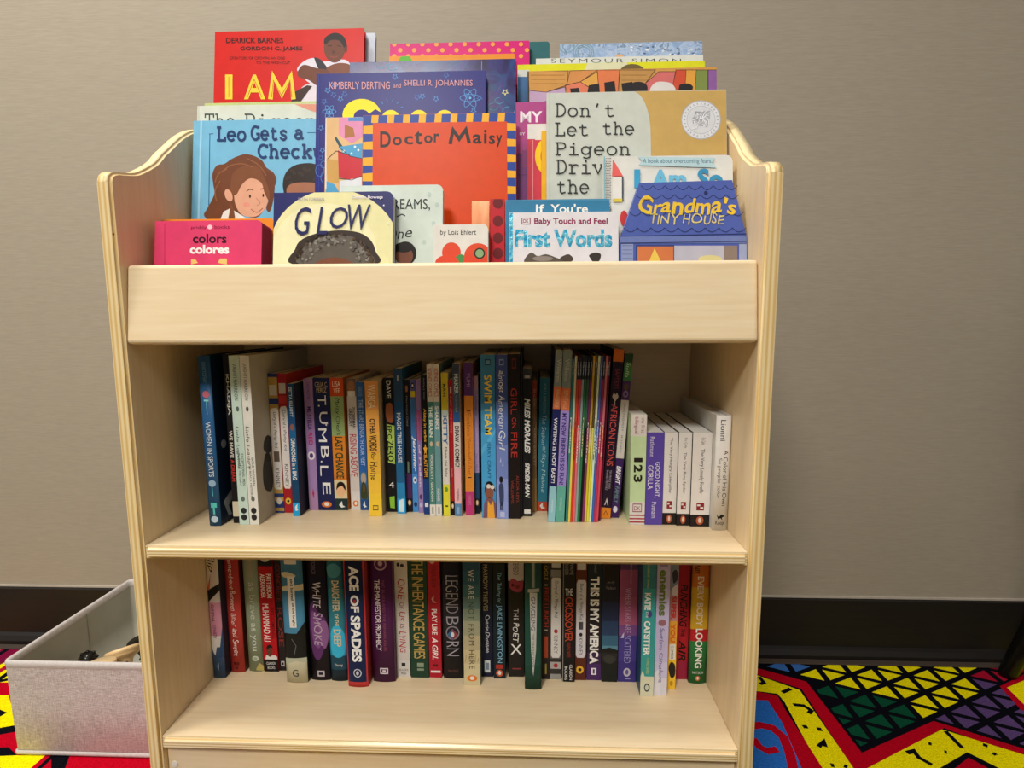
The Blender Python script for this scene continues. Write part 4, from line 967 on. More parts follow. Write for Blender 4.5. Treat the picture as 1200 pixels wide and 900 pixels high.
sci('THE BRAIN', 'WOOLLCOTT . GRAYDON', '4a8076', (501, 427, 504, 510.8, 605), '', 'green comic spine with white top block, longer lettering, beside the black and navy paperback')
sci('SHARKS', 'FLOOD', '6a969c', (509, 427, 511.2, 518, 605), '', 'grey-blue comic spine with white top block, beside its green twin')
mid('paperback with yellow ends and a white middle', (518, 437, 520, 527.6, 605), [(0, 'c8b430'), (480, 'b8c8c4'), (486, 'd8d4cc'), (567, 'dcd83c')], depth=.14,
    text=[('RAVI', 450, 464, .42, '2a2a20', .55), ('KITTY', 486, 520, .62, '2a62a0', .5), ('Meets the Baby', 523, 558, .44, '3a3a3a', .5, '')], art=arts(E_(.5, 573, .25, 3, '6a9a3a'), R_(.3, 592, .7, 594, '4a4a20')))
mid('slim bright red paperback between the yellow-ended and the pink spine', (526, 445, 527.8, 533, 604), [(0, 'b01f26'), (587, '1a1416')], depth=.13, text=[('STORY OF THE WORLD', 464, 507, .34, 'd8a8a0', .5, ''), ('PENGUIN', 548, 558, .3, 'd8a8a0', .5, '')], art=arts(R_(.35, 453, .7, 461, 'd8c0b8'), oval(.5, 593, 'd8b080', .3, 3)))
mid('comic paperback with slate top, black lettering on a white block and a pink lower half', (532, 426, 533.2, 541, 605), [(0, '3a4258'), (440, '4a5a6c'), (482, '2f5a94'), (494, 'd8cfc8'), (547, 'e6b4ba'), (590, '5a86b0')], depth=.15,
    text=[('MAKER', 438, 461, .6, 'c8d0d4', .5), ('comics', 463, 482, .34, '8a98a4', .5, 'h'), ('DRAW A COMIC!', 498, 546, .66, '1c1a1c', .5, 'b'), ('CHAPMAN', 572, 586, .34, '6a5a68', .5, '')], art=R_(.3, 594, .7, 602, '86a8c8'))
mid('short olive-spined paperback sunk back between the pink and the orange spine', (541.5, 545, 541.6, 545.2, 599), [(0, '8a7c3a'), (585, '3a2f24')], depth=.13)
mid('paperback with purple top, orange middle and magenta foot', (545, 425, 546, 556, 604), [(0, '56306e'), (463, 'dc8a34'), (575, 'bc3a78')], depth=.14,
    text=[('YUMI', 437, 452, .4, 'a88ab8', .5, ''), ("Frankie's", 482, 510, .5, 'b06028', .5, 'h'), ('Wonderful Day', 512, 556, .5, 'b06028', .5, 'h'), ('SCHOLASTIC', 580, 592, .28, 'd88aa8', .5, '')], art=arts(R_(.28, 480, .72, 481.2, '4a2a20'), R_(.28, 558, .72, 559.2, '3a2a20')))
mid('narrow pale lilac paperback with a navy foot', (556, 441, 556.3, 562, 602), [(0, 'c89aa8'), (455, 'b49cc6'), (553, '24466a'), (584, '151c2a')], depth=.13, text=[('A GOOD KIND OF', 460, 486, .4, '8068a0', .5, ''), ('TROUBLE', 530, 552, .36, '8068a0', .5, '')], art=oval(.5, 589, 'd8b080', .3, 3.4))
mid('blue graphic novel with yellow capitals and a swimmer in goggles at its foot', (564, 416, 565, 581.6, 607), [(0, '3f7fa8'), (480, '4494c4'), (505, '4ba4dc'), (570, '4a94c8')], depth=.15,
    text=[('SWIM TEAM', 439, 508, .5, 'ecca44', .5), ('JERRY CRAFT', 516, 560, .28, '245a86', .5, '')],
    art=arts(R_(.3, 421, .7, 428, '2a4a6a'), R_(.36, 422.5, .64, 426.5, '6a9ac0'), PG([(0, 525), (1, 500), (1, 506), (0, 533)], '5cb4e4'), PG([(.1, 607), (.15, 590), (.35, 583), (.75, 583), (1, 590), (1, 607)], '7a5468'), PG([(.38, 607), (.42, 586), (.62, 592), (.8, 586), (.9, 607)], 'e8a83c'), E_(.55, 577, .27, 9, '8a5444'), BL([(.2, 580), (.25, 567), (.5, 563), (.8, 566), (.95, 575), (.8, 573), (.5, 570), (.3, 572)], '1f1c22'), E_(.48, 569, .16, 2.6, 'd8d0c8'), E_(.75, 570, .14, 2.6, 'd8d0c8'), R_(.42, 582, .62, 583, '4a2a24')))
mid('periwinkle blue graphic novel with white handwriting and a small standing figure', (582, 416, 582.2, 595.6, 608), [(0, '3c4f92'), (470, '5a72b4'), (520, '7488c8'), (560, '8a9ad8')], depth=.15,
    text=[('almost', 434, 459, .55, 'e0e4ee', .5, 'h'), ('American', 462, 501, .6, 'e0e4ee', .5, 'h'), ('Girl', 503, 526, .6, 'e0e4ee', .5, 'h')],
    art=arts(R_(.3, 421, .7, 428, '8a9ac8'), R_(.36, 422.5, .64, 426.5, '3c4f92'), PG([(.3, 540), (.4, 534), (.42, 540)], 'c0c8ea'), PG([(.5, 545), (.6, 537), (.62, 545)], 'c0c8ea'), E_(.4, 561, .16, 4, '1f1c24'), BL([(.2, 570), (.4, 565), (.62, 570), (.6, 590), (.3, 590)], '3a4468'), R_(.3, 588, .42, 598, '262c44'), R_(.46, 588, .58, 598, '262c44'), R_(.3, 600, .7, 606, 'b8c0e4')))
mid('wide black graphic novel with dark red capitals', (595, 415, 594.4, 609.8, 608), [(0, '1c1516'), (438, '1e1818')], depth=.15, board='141214',
    text=[('GIRL', 454, 484, .52, 'ac3630', .5, ''), ('ON', 488, 500, .36, 'ac3630', .5, ''), ('FIRE', 505, 535, .52, 'ac3630', .5, ''), ('ALICIA KEYS', 556, 588, .22, '8a3a34', .22, ''), ('WILLIAMS', 562, 590, .22, '8a3a34', .66, '')], art=arts(R_(.35, 420, .7, 432, '6a2a26'), R_(.4, 422, .64, 430, '1c1516')))
mid('very thin tall black spine beside the wide black graphic novel', (611, 413, 610, 612.4, 606), '20262a', depth=.15)
mid('black paperback with slanted white capitals and a small white box at its foot', (614, 432, 612.6, 623.4, 605), [(0, '3a3c40'), (444, '1b1d20')], board='121316', depth=.145,
    text=[('MILES MORALES', 466, 530, .6, 'e4e4e0', .5, 'Bi'), ('SPIDER-MAN', 541, 583, .5, 'e4e4e0', .5, 'Bi')], art=arts(R_(.2, 440, .8, 443, 'a0a0a0'), R_(.15, 597, .85, 602, 'e8e6e2')))
mid('narrow tan paperback with a rust top beside the black one with slanted capitals', (627, 446, 624, 628.8, 600), [(0, '9a3f2a'), (466, '8a6a48'), (560, 'a87f4c')], depth=.13, text=[('ALPHA BASSETT', 500, 545, .4, 'd8c8a4', .5, ''), ('BOB', 456, 476, .4, 'd09080', .5, '')])
mid('teal paperback with pale script lettering and an orange foot', (633, 443, 629.2, 640.8, 599), [(0, '2a7089'), (520, '317a90'), (588, 'c2492e')], depth=.135,
    text=[('KEKLA MAGOON', 450, 484, .28, '88b4bc', .5, ''), ('The Season', 486, 520, .48, 'b4d4d8', .5, 'h'), ('of Styx Malone', 522, 577, .52, 'b4d4d8', .5, 'h')], art=PG([(.25, 593), (.55, 589), (.6, 594), (.85, 595), (.5, 597)], 'e4d8d0'))
mid('reader with grey and orange top, navy middle and pale blue foot', (650, 411, 641, 650.2, 612), [(0, '84908f'), (452, 'd8744a'), (478, '20245a'), (569, '90c4d0')], depth=.16, pages=WHITEPAGES,
    text=[('Willems', 421, 447, .5, 'c8ccca', .45, ''), ('ELEPHANT & PIGGIE', 456, 476, .5, 'f0d0a0', .5, ''), ('WAITING IS NOT EASY!', 488, 565, .5, 'e4e4ea', .55, 'b'), ('HYPERION', 585, 600, .28, 'd8eaee', .5, '')])
mid('reader with grey and orange top, lilac middle and teal foot', (660.4, 411, 651, 661, 612), [(0, '7c8a8a'), (454, 'd8744a'), (480, '9c8cd2'), (569, '62ac9e')], depth=.16, pages=WHITEPAGES,
    text=[('Willems', 421, 446, .5, 'b8bebc', .5, ''), ('ELEPHANT & PIGGIE', 457, 478, .5, 'f0c090', .5, ''), ('MY NEW FRIEND IS SO FUN!', 483, 567, .5, '40307c', .55, 'b'), ('HYPERION', 582, 598, .28, 'b0d8d0', .5, '')])
thin = [('teal', '2f6a6a', '3a8278', 'slim stapled reader with a teal spine beside the lilac and grey reader'), ('yellow', 'c8c0a8', 'e8d45c', 'slim stapled reader with a pale cream and yellow spine'), ('red', 'b8442a', 'd8402c', 'slim stapled reader with an orange-red spine beside the cream and yellow one'), ('pink', 'c43a4c', 'e07080', 'slim stapled reader with a rose red spine'), ('grey', '8a9a9c', '94a8a4', 'slim stapled reader with a pale grey-green spine'), ('green', '2a6a44', '2f7a50', 'slim stapled reader with a dark green spine'),
        ('black', '3a5a4c', '1c1c20', 'slim stapled reader whose green spine ends in a black foot'), ('plum', '6a2f5c', '8a3a64', 'slim stapled reader with a plum spine'), ('gold', 'b8942c', 'd8c43c', 'slim stapled reader with a mustard spine and dark lettering'), ('lime', '5a4a24', 'e0dc48', 'slim stapled reader with a bright yellow foot beside the mustard one'),
        ('mint', 'c4d4b8', 'd4ecd8', 'slim stapled reader with a pale mint spine'), ('blue', '4a5aa4', '3a6ac0', 'slim stapled reader with a bright blue spine'), ('crimson', '8a2a5c', 'b83a64', 'slim stapled reader with a crimson purple spine beside the bright blue one'), ('rose', 'c06a74', 'd84a5a', 'slim stapled reader with a coral pink spine and white lettering'), ('wine', '5a1c34', '7a1c3c', 'slim stapled reader with a dark wine spine, next to the wide African patterned spine')]
thin[-1] = (*thin[-1][:3], 'slim stapled reader with a dark wine spine against the purple-black book with coral capitals')
for i, (nm, c1, c2, lab) in enumerate(thin):
    xb = 662.6+i*2.72; xt = 670.6+i*3.05; dk = i in (2, 3, 4, 5, 6, 7, 12)
    mid(lab, (xt, 417.5 if i else 421, xb, xb+2.7, 612 if i != 14 else 610), [(0, '1c222c' if dk else c1), (444 if dk else 446, c1), (500, c2)]+([(573, '17181c')] if nm == 'black' else []), depth=.15, pages=WHITEPAGES,
        text=[(t, y0, y1, .6, c, .5, 'b') for t, y0, y1, c in (('step into', 424, 440, 'b8c0cc'), ('reading', 488+3*(i % 5), 530+4*(i % 4), ['e8d8a0', 'e6e2da', 'e6e2da', '2a2420'][(i*3+1) % 4]))], name='stapled_reader')
mid('purple-black paperback with an orange top square and coral capitals', (719.5, 410, 703.4, 715, 608), [(0, 'c46a2a'), (424, '26192c'), (595, 'e0882c')], depth=.15,
    text=[('BAPTISTE', 432, 455, .4, '8a3a4c', .5, ''), ('AFRICAN ICONS', 473, 545, .62, 'd2564c', .5, ''), ('TEN PEOPLE WHO', 550, 572, .2, 'b8a8b4', .35, ''), ('SHAPED HISTORY', 550, 574, .2, 'b8a8b4', .65, '')],
    art=arts(PG([(.2, 464), (.35, 459), (.5, 462), (.65, 459), (.82, 464), (.5, 470)], 'c8bcae'), PG([(.47, 469), (.53, 469), (.56, 474), (.44, 474)], 'c8bcae'), PG([(.3, 592), (.5, 583), (.7, 592), (.62, 592), (.5, 587), (.38, 592)], 'd8ccc4'), PG([(.25, 604), (.5, 598), (.75, 604), (.7, 604.6), (.5, 599.6), (.3, 604.6)], '8a4a1c')))
mid('leaning paperback with green top, white middle panel and purple foot', (732.6, 415, 715.4, 724.6, 607), [(0, '2a4a30'), (425, '3f7e4a'), (446, '4a2e64'), (468, 'd6d0ca'), (536, '3e255c')], depth=.145,
    text=[('Stella', 425, 442, .5, 'c8dcc0', .5, 'h'), ('MONTGOMERY . MITCHELL', 472, 530, .22, '5a5458', .5, 'w'), ('BRIGHT', 545, 567, .6, 'ece6ee', .5, 'Bi'), ('FAMILY', 569, 590, .5, '6a8a8c', .5, 'bi')], art=arts(E_(.5, 453, .3, 4, '5a4a34'), E_(.5, 461, .32, 4, '8a72a4'), E_(.5, 461, .16, 2, '3a2054'), E_(.5, 597, .28, 4, 'dcd4e4')))
mid('pale green and white board book with big black numerals down the spine', (741, 486, 737.4, 755, 615), [(0, 'd8d2cc'), (511, 'c0d8a8'), (588, 'd8d4d0')], depth=.15, pages=WHITEPAGES, name='board_book',
    text=[('my first', 490, 507, .3, 'a85a74', .28, ''), ('bilingual', 489, 508, .3, '9a3a5c', .68, ''), ('1', 536, 541, .56, '2a2420', .5, 'B'), ('2', 544, 553, .56, '2a2420', .5, 'B'), ('3', 556, 564.5, .56, '2a2420', .5, 'B'), ('DK', 593, 598, .4, '8a2a3c', .5, 'F')],
    art=arts(R_(.2, 590, .8, 600, '8a2a3c'), R_(.24, 591, .76, 599, 'd8d4d0'), R_(0, 603, 1, 604.6, 'a83040'), R_(0, 607, 1, 608.6, 'a83040'), R_(0, 611, 1, 612.6, 'a83040')))
mid('purple board book with white lettering beside the big black numerals', (760, 507, 755.6, 775.6, 615), '5a48a2', depth=.15, pages=WHITEPAGES, name='board_book',
    text=[('Rathmann', 512, 535, .26, 'd4cfe6', .68, ''), ('GOOD NIGHT,', 541, 583, .3, 'e6e2f0', .36, ''), ('GORILLA', 545, 573, .3, 'e6e2f0', .74, ''), ('Putnam', 588, 607, .26, 'd4cfe6', .5, '')])
for ttl, px, hh, lab in (('The Very Hungry Caterpillar', (781, 507, 776, 791.4, 615), 513, 'white board book with black foot, right against the purple one'), ('The Very Busy Spider', (796, 507, 791.8, 807.4, 616), 530, 'white board book with black foot, between two nearly identical white ones'), ('The Very Lonely Firefly', (812, 507, 808.6, 830.6, 617), 526, 'widest white board book with black foot, next to the taller white hardcover')):
    mid(lab.replace('right against', 'touching'), px, [(0, 'dedad6'), (px[4]-14, '241f1e')], depth=.15, pages=WHITEPAGES, name='board_book',
        text=[(ttl, hh, 578, .26, '4a4648', .5, '')]+([('Eric Carle', 513, hh-5, .2, '7a7678', .45, '')] if hh > 515 else []), art=arts(oval(.5, px[4]-7, 'b0583a', .2, 5, 'd8c8b8'), R_(.3, px[4]-28, .7, px[4]-19, '8a2a34'), R_(.34, px[4]-26, .5, px[4]-24, 'dedad6'), R_(.5, px[4]-23, .66, px[4]-21, 'dedad6')))
mid('tall white hardcover with thin dark serif-like lettering, last on the shelf', (837.5, 487, 833, 851.6, 621), 'dcd9d4', hard=True, depth=.17, pages=WHITEPAGES, board='cfccc4',
    text=[('Lionni', 492, 516, .34, '3a3838', .55, ''), ('A Color of His Own', 527, 592, .3, '3a3838', .3, ''), ('Su propio color', 536, 584, .3, '5a5856', .7, ''), ('Knopf', 609.5, 616, .62, '3a3838', .5, 'F')],
    art=PG([(.25, 603), (.4, 605), (.55, 602), (.8, 604), (.6, 606), (.65, 609), (.5, 606.5), (.35, 608)], '1f1c1c'))

# ================================================================== books standing on the lower shelf
def low(label, px4, bands, h=.224, **k):
    """px4 = (x bottom, x bottom of the other side, y bottom)"""
    if isinstance(bands, str): bands = [(0, bands)]
    k.setdefault('depth', .14)
    xa, xb, yb = px4
    return spine_book('low', label, (xa, 640, xa, xb, yb), bands, zs=ZLS, height=h, group='books on the lower shelf', **k)
low('hardcover with a pink and white patterned spine and navy foot, first beside the wooden side', (251, 265, 794), [(0, 'd8ccb4'), (668, 'd4ccca'), (706, 'cf8fa8'), (745, 'd8d4d4'), (758, '3c567a')], board='2a3040', hard=True,
    text=[('Flip', 648, 670, .7, '2a2422', .55, 'h'), ('SERENA', 708, 728, .3, '4a2a3c', .65, 'h'), ('KENNEDY', 732, 748, .26, '6a2a5c', .6, '')], art=arts(PG([(0, 692), (1, 684), (1, 692), (0, 706)], '1c1a1c'), PG([(0, 690), (.4, 672), (.2, 692)], 'c06a4c'), PG([(0, 748), (.7, 745), (.3, 768), (0, 760)], 'e0dede'), PG([(1, 735), (1, 770), (.6, 770)], '2f4a70'), PG([(.4, 780), (.55, 776), (.5, 786)], '8aa4c0')))
low('coral red hardcover with flowing white script down the spine', (268.4, 288, 787), 'c2423c', board='5a2a18', hard=True, text=[('Somewhere', 652, 690, .42, 'f0dcd4', .5, 'h'), ('Between Bitter', 692, 734, .42, 'f0dcd4', .5, 'h'), ('and Sweet', 736, 768, .42, 'f0dcd4', .5, 'h')], art=arts(E_(.35, 777, .1, 2, '5a1a18'), E_(.55, 777, .1, 2, '5a1a18'), E_(.45, 782, .12, 1.6, '5a1a18')))
low('sage green hardcover with pale thin lowercase lettering', (292.6, 309.6, 786), '98a68e', hard=True, text=[('REYNOLDS', 655, 676, .26, 'c8a88c', .5, ''), ('as brave as you', 682, 762, .55, 'ccd4c6', .5, '')], art=arts(E_(.5, 771, .22, 3, 'c8cfc0'), E_(.5, 771, .14, 2, '98a68e'), PG([(.5, 784), (.75, 776), (1, 780), (1, 786)], 'b8a860')))
low('red and black paperback with white capitals and a portrait near its foot', (310, 327, 787), [(0, '1a1618'), (664, 'b6141f'), (773, '161416')], text=[('PATTERSON', 673, 701, .34, 'f0e8e4', .32), ('ALEXANDER', 673, 701, .3, 'f0e8e4', .74), ('BECOMING', 712, 748, .24, '7a0c14', .2), ('MUHAMMAD ALI', 708, 752, .42, 'f4ece8', .66, 't'), ('CLARION', 776, 779, .66, 'e4e4e0', .5, 'F'), ('BOOKS', 781, 784, .5, 'e4e4e0', .5, 'F')],
    art=arts(PG([(.1, 773), (.2, 768), (.8, 768), (.95, 770), (.95, 773)], 'e0dcd8'), E_(.45, 764, .2, 6, '6a3a2c'), BL([(.25, 762), (.3, 757), (.55, 756), (.68, 760), (.5, 759)], '1a1210'), E_(.5, 655, .3, 4, 'c8c0bc')))
low('dark brown hardcover with dull red capitals, tucked beside the portrait spine', (328, 336, 786), '262020', text=[('CONCRETE', 662, 705, .7, '8c2f2a', .5, 't'), ('ROSE', 712, 758, .7, '8c2f2a', .5, 't')], art=arts(R_(.25, 775, .75, 781, 'c8c0b8'), R_(.35, 776.5, .65, 779.5, '262020')))
low('thick hardcover in blue, black and cream with typed white labels', (336.6, 361.6, 799), [(0, '4a86a8'), (742, '1c1d1c'), (771, 'd4d0b4')], hard=True, h=.228,
    text=[("ain't burned", 678, 703, .14, '2a2a2a', .5, 'b'), ('all the bright', 706, 733, .14, '2a2a2a', .5, 'b'), ('G', 784, 792, .28, '3a3a34', .45, 'F')],
    art=arts(R_(.2, 640, .75, 661, 'd8d4cc'), BL([(.0, 672), (.3, 670), (.7, 674), (.5, 677), (.1, 676)], 'd0c8a8'), R_(.3, 675, .62, 735, 'e2dfd8'), PG([(0, 688), (.3, 686), (.3, 692), (0, 693)], 'd4ccb0'), PG([(.62, 686), (1, 684), (1, 691), (.62, 692)], 'd4ccb0'), PG([(1, 728), (.6, 742), (1, 742)], '1c1d1c'), lambda p: p.line([(.35, 748), (.55, 756), (.45, 766)], .03, '6a6e6c'), PG([(0, 771), (1, 770), (1, 776), (.5, 774), (0, 778)], 'b8bca4')))
low('black hardcover with swirling purple smoke and white brush capitals', (365.4, 388, 796), '221b28', hard=True, text=[('WHITE', 682, 712, .46, 'dcd6dc', .5, 'h'), ('SMOKE', 717, 756, .5, 'b8a4b8', .5, 'h'), ('ZOBOI', 655, 672, .2, '6a6270', .6, '')],
    art=arts(BL([(.1, 712), (.3, 706), (.5, 716), (.8, 722), (.95, 735), (.8, 756), (.5, 772), (.2, 768), (.05, 745)], '5c2f66'), BL([(.2, 716), (.5, 722), (.7, 738), (.55, 758), (.25, 754), (.15, 735)], '7c4a86'), BL([(.5, 730), (.9, 728), (1, 745), (.8, 760), (.6, 748)], '8a5a90'), R_(.35, 785, .72, 792, 'bcb4bc'), R_(.42, 787, .64, 790, '221b28')))
low('teal hardcover with pale gold capitals and glowing blue water', (388.8, 408, 797), [(0, '2b6878'), (690, '2f7c8c'), (742, '2c94b4'), (768, '1f4658'), (784, '152a36')], hard=True, text=[('DAUGHTER', 680, 716, .44, 'd6c8a0', .5), ('OF THE', 719, 733, .24, 'd6c8a0', .5), ('DEEP', 737, 757, .44, 'd6c8a0', .5), ('Disney', 777, 781, .5, 'd8d4cc', .5, 'F')],
    art=arts(BL([(.1, 740), (.5, 732), (.9, 742), (.9, 764), (.5, 770), (.1, 764)], '38b4dc'), BL([(.0, 665), (.5, 660), (.9, 668), (.6, 676), (.1, 675)], '48909c')))
low('thick navy hardcover edged in red with heavy white capitals and a red heart', (408.6, 432, 804), [(0, '1a2448'), (798.5, 'c23a38')], board='a83a3c', hard=True, h=.232,
    text=[('ACE', 663, 692, .48, 'eef0f0', .5, 'B'), ('OF', 697, 717, .42, 'eef0f0', .5, 'B'), ('SPADES', 721, 775, .48, 'eef0f0', .5, 'B')],
    art=arts(R_(0, 600, .05, 805, 'b8343a'), R_(.93, 600, 1, 805, 'b8343a'), E_(.5, 788, .2, 5, 'c8ccd8'), E_(.5, 788, .16, 4, '1a2448'), E_(.5, 788, .07, 2.4, 'c8ccd8'), BL([(.42, 704), (.5, 702), (.58, 704), (.56, 708), (.5, 711), (.44, 708)], 'a82c2c')))
low('plum hardcover with white condensed capitals and a ringed emblem at the top', (438, 463.6, 798), '4f1d4f', hard=True, text=[('THE MANIFESTOR PROPHECY', 679, 762, .24, 'efe6ec', .68, 't'), ('NIC BLAKE AND THE REMARKABLES', 680, 762, .12, '8e4a62', .4, '')],
    art=arts(lambda p: p.ell(.5, 661, .28, 7, 'a88a98'), lambda p: p.ell(.5, 661, .22, 5.4, '4f1d4f'), E_(.5, 660, .1, 3, 'b89aa4'), R_(.33, 782, .7, 789, 'd8ccd4'), R_(.38, 783.4, .65, 787.6, '4f1d4f'), R_(.44, 784.4, .59, 786.6, 'd8ccd4')))
low('white paperback with red handwritten capitals', (464.6, 481, 793), [(0, 'd2cac4'), (774, 'd6d2cc')], text=[('ONE', 679, 703, .6, 'b02c3a', .5, 'h'), ('OF', 706, 714, .4, '8a4a50', .5, 'h'), ('US', 717, 728, .55, 'b02c3a', .5, 'h'), ('IS', 731, 737, .35, '8a4a50', .5, 'h'), ('LYING', 740, 765, .6, 'b02c3a', .5, 'h'), ('DELACORTE', 784, 786.4, .7, '4a4644', .5, 'F'), ('PRESS', 788, 790.4, .4, '4a4644', .5, 'F')], art=arts(R_(.35, 777, .65, 781, '2a2624'), E_(.3, 662, .1, 2.4, '2a2624'), E_(.6, 663, .15, 2, '3a3634')))
low('dark green paperback with large gold capitals', (482, 503, 794), '22402f', text=[('THE INHERITANCE GAMES', 655, 772, .62, 'c4a45c', .5, 't')], art=arts(R_(.35, 777, .72, 782, '8a9a84'), R_(.35, 783.5, .72, 786, '8a9a84')))
low('crimson paperback with white slanted capitals and a white bar at its foot', (503.6, 518, 794), 'ae2031', text=[('PLAY LIKE', 714, 744, .42, 'f2e6e4', .5, 'b'), ('A GIRL', 747, 773, .46, 'f2e6e4', .5, 'bi'), ('FOUDY', 664, 690, .34, '7a1420', .5, '')], art=arts(R_(.1, 786, .9, 788.4, 'ece4e0'), PG([(.3, 702), (.5, 698), (.45, 704), (.7, 707), (.4, 706)], 'd8a8a4'), E_(.4, 780, .1, 1.6, '5a0c14'), E_(.6, 780, .1, 1.6, '5a0c14'), E_(.4, 658, .2, 3, 'd0a8a0')))
low('charcoal hardcover with tall thin silver capitals and a blue and red jewel', (520, 543.4, 794), '25232a', hard=True, text=[('LEGEND', 674, 718, .6, 'a4a0ac', .5, 'lt'), ('B', 722, 732, .6, 'a4a0ac', .5, 'lt'), ('RN', 751, 768, .6, 'a4a0ac', .5, 'lt'), ('SIMON & SCHUSTER', 784, 787, .5, '7a4a4a', .5, 'F')],
    art=arts(E_(.5, 741, .34, 8, '8a8690'), E_(.5, 741, .28, 6.6, '25232a'), PG([(.24, 743), (.5, 736), (.5, 750)], '3f6a94'), PG([(.76, 743), (.5, 736), (.5, 750)], '8a3f4c'), E_(.5, 743, .08, 3, 'd8d4d8')))
low('paperback fading from deep blue to sandy beige with thin dark capitals', (544, 563, 803), [(0, '264a60'), (670, '2a5468'), (685, '3c6670'), (700, '5a7672'), (714, '7c8874'), (728, '9a9a80'), (745, 'b4a888'), (762, 'c6b890'), (778, 'd0c49c')], h=.232,
    text=[('WE ARE', 668, 702, .34, 'd0d4cc', .5, 'w'), ('NOT FROM HERE', 706, 784, .34, '4a4838', .5, 'w')], art=arts(oval(.5, 795), lambda p: [p.line([(.1+.15*k, 776), (.16+.15*k, 768+3*(k % 2))], .02, '6a6250') for k in range(6)]))
low('slim midnight blue paperback with gold capitals and white script', (564, 578, 793), '161b34', text=[('MARROW THIEVES', 662, 716, .38, 'beae80', .6, ''), ('Cherie Dimaline', 721, 765, .4, 'd4d6dc', .45, 'h')], art=arts(R_(.25, 774, .75, 788, 'cfd4d8'), R_(.35, 777, .65, 785, '7a8aa0')))
low('near-black paperback with pale blue capitals and a small red tag', (578.6, 592.4, 795), [(0, '101c24'), (700, '14262e'), (770, '17262c')], board='0e1214', text=[('The Taking of', 671, 707, .42, '8cc0d4', .5, 'h'), ('JAKE LIVINGSTON', 709, 777, .5, '84bad6', .5, 't')], art=arts(R_(.2, 779, .8, 784, 'a8342c'), oval(.5, 789, 'c85a34', .3, 4)))
low('black-brown paperback with a pale splattered top and a large white X', (596, 614, 793), [(0, 'c8beba'), (681, '25201f')], text=[('ACEVEDO', 655, 674, .34, '4a3a3c', .5, ''), ('THE', 714, 727, .3, 'd8d4cc', .5, 'w'), ('POET', 730, 753, .42, 'ecebe6', .5, 'h'), ('X', 755, 767, .72, 'f0efea', .5, 'F')], art=arts(BL([(.05, 684), (.3, 678), (.7, 682), (.95, 680), (.9, 692), (.5, 694), (.15, 690)], 'a83a50'), E_(.3, 686, .1, 2, '5a1a2c'), E_(.6, 688, .14, 2.4, '7a2438'), R_(.25, 783, .8, 784.6, '8a3a3c')))
low('forest green hardcover with a silver dagger pointing down the spine', (615, 634.4, 807), [(0, '24483f'), (690, '1d4a40'), (780, '1a4438')], hard=True, h=.234, text=[('GRACELING', 699, 738, .26, '4a3a4a', .5, ''), ('THE GRAPHIC NOVEL', 742, 782, .13, '5a5a5e', .5, '')],
    art=arts(R_(.4, 640, .64, 690, '3a5a4c'), R_(.46, 640, .58, 688, '8a9288'), PG([(.2, 690), (.85, 689), (.88, 693), (.18, 694)], 'a8aca6'), PG([(.3, 694), (.74, 694), (.68, 760), (.52, 792), (.38, 760)], 'b8bab6'), PG([(.3, 694), (.5, 694), (.5, 790), (.38, 760)], 'c6c8c4')))
low('dark brown paperback with bright red capitals beside the dagger spine', (635, 644.2, 796), '2a221e', text=[('OGLE', 663, 680, .45, 'b49c40', .5, ''), ('FREE LUNCH', 689, 735, .6, 'b83a2c', .5, 't')], art=arts(R_(.3, 685, .7, 686.4, 'b0a898'), R_(.3, 738, .7, 739.4, 'b0a898'), R_(.25, 746, .75, 771, 'b0492c'), R_(.4, 778, .6, 790, 'a89448')))
low('grey paperback with a torn white label between two dark spines', (644.8, 657.4, 796), [(0, '2a2624'), (668, '8a8886'), (676, '6a6664'), (772, '3a3634'), (776, 'b0aca8'), (784, '3a3634'), (790, '9a9896')], text=[('Diary of a', 681, 700, .42, '2a2a2a', .5, 'h'), ('Wimpy Kid', 702, 724, .42, '2a2a2a', .5, 'h'), ('KINNEY', 745, 766, .36, '6a6a6a', .5, '')], art=arts(R_(.1, 650, .9, 666, 'c8c4be'), PG([(.08, 680), (.2, 677), (.85, 677), (.94, 680), (.95, 767), (.8, 771), (.2, 771), (.06, 768)], 'd8d4d0'), E_(.5, 740, .18, 2.6, 'a8343c'), E_(.5, 780, .2, 2.6, 'a8343c')))
low('black paperback with large orange-red capitals under a small white word', (659, 673, 799), [(0, '1b191b'), (775, '191719')], text=[('KWAME', 656, 674, .3, '8a8884', .3, ''), ('ALEXANDER', 656, 674, .3, '8a8884', .7, ''), ('THE', 690, 698, .6, 'dcdad6', .5, 'F'), ('CROSSOVER', 700, 752, .62, 'c04a2e', .5, 't'), ('GRAPHIC NOVEL', 753, 771, .3, 'a03a28', .5, ''), ('CLARION', 779, 797, .24, 'd0ccc8', .3), ('BOOKS', 781, 797, .24, 'd0ccc8', .7)], art=arts(R_(0, 650, .06, 800, '8a8884')))
low('rust brown paperback with a torn white label and a yellow dot at its foot', (673.6, 686.4, 797), '5c2c1e', text=[('Diary of a', 684, 703, .42, '2a2a2a', .5, 'h'), ('Wimpy Kid', 705, 727, .42, '2a2a2a', .5, 'h'), ('KINNEY', 748, 768, .36, '5a5a5e', .5, '')], art=arts(R_(.12, 650, .9, 668, 'c8c4c2'), PG([(.08, 684), (.2, 680), (.85, 680), (.94, 683), (.95, 767), (.8, 771), (.2, 771), (.06, 768)], 'd2cfd6'), R_(.3, 729, .7, 738, '4a4a50'), E_(.5, 744, .15, 2.2, '2a2a2a'), E_(.45, 785, .34, 4.4, 'e0b03a'), E_(.45, 785, .16, 2, '3a241a')))
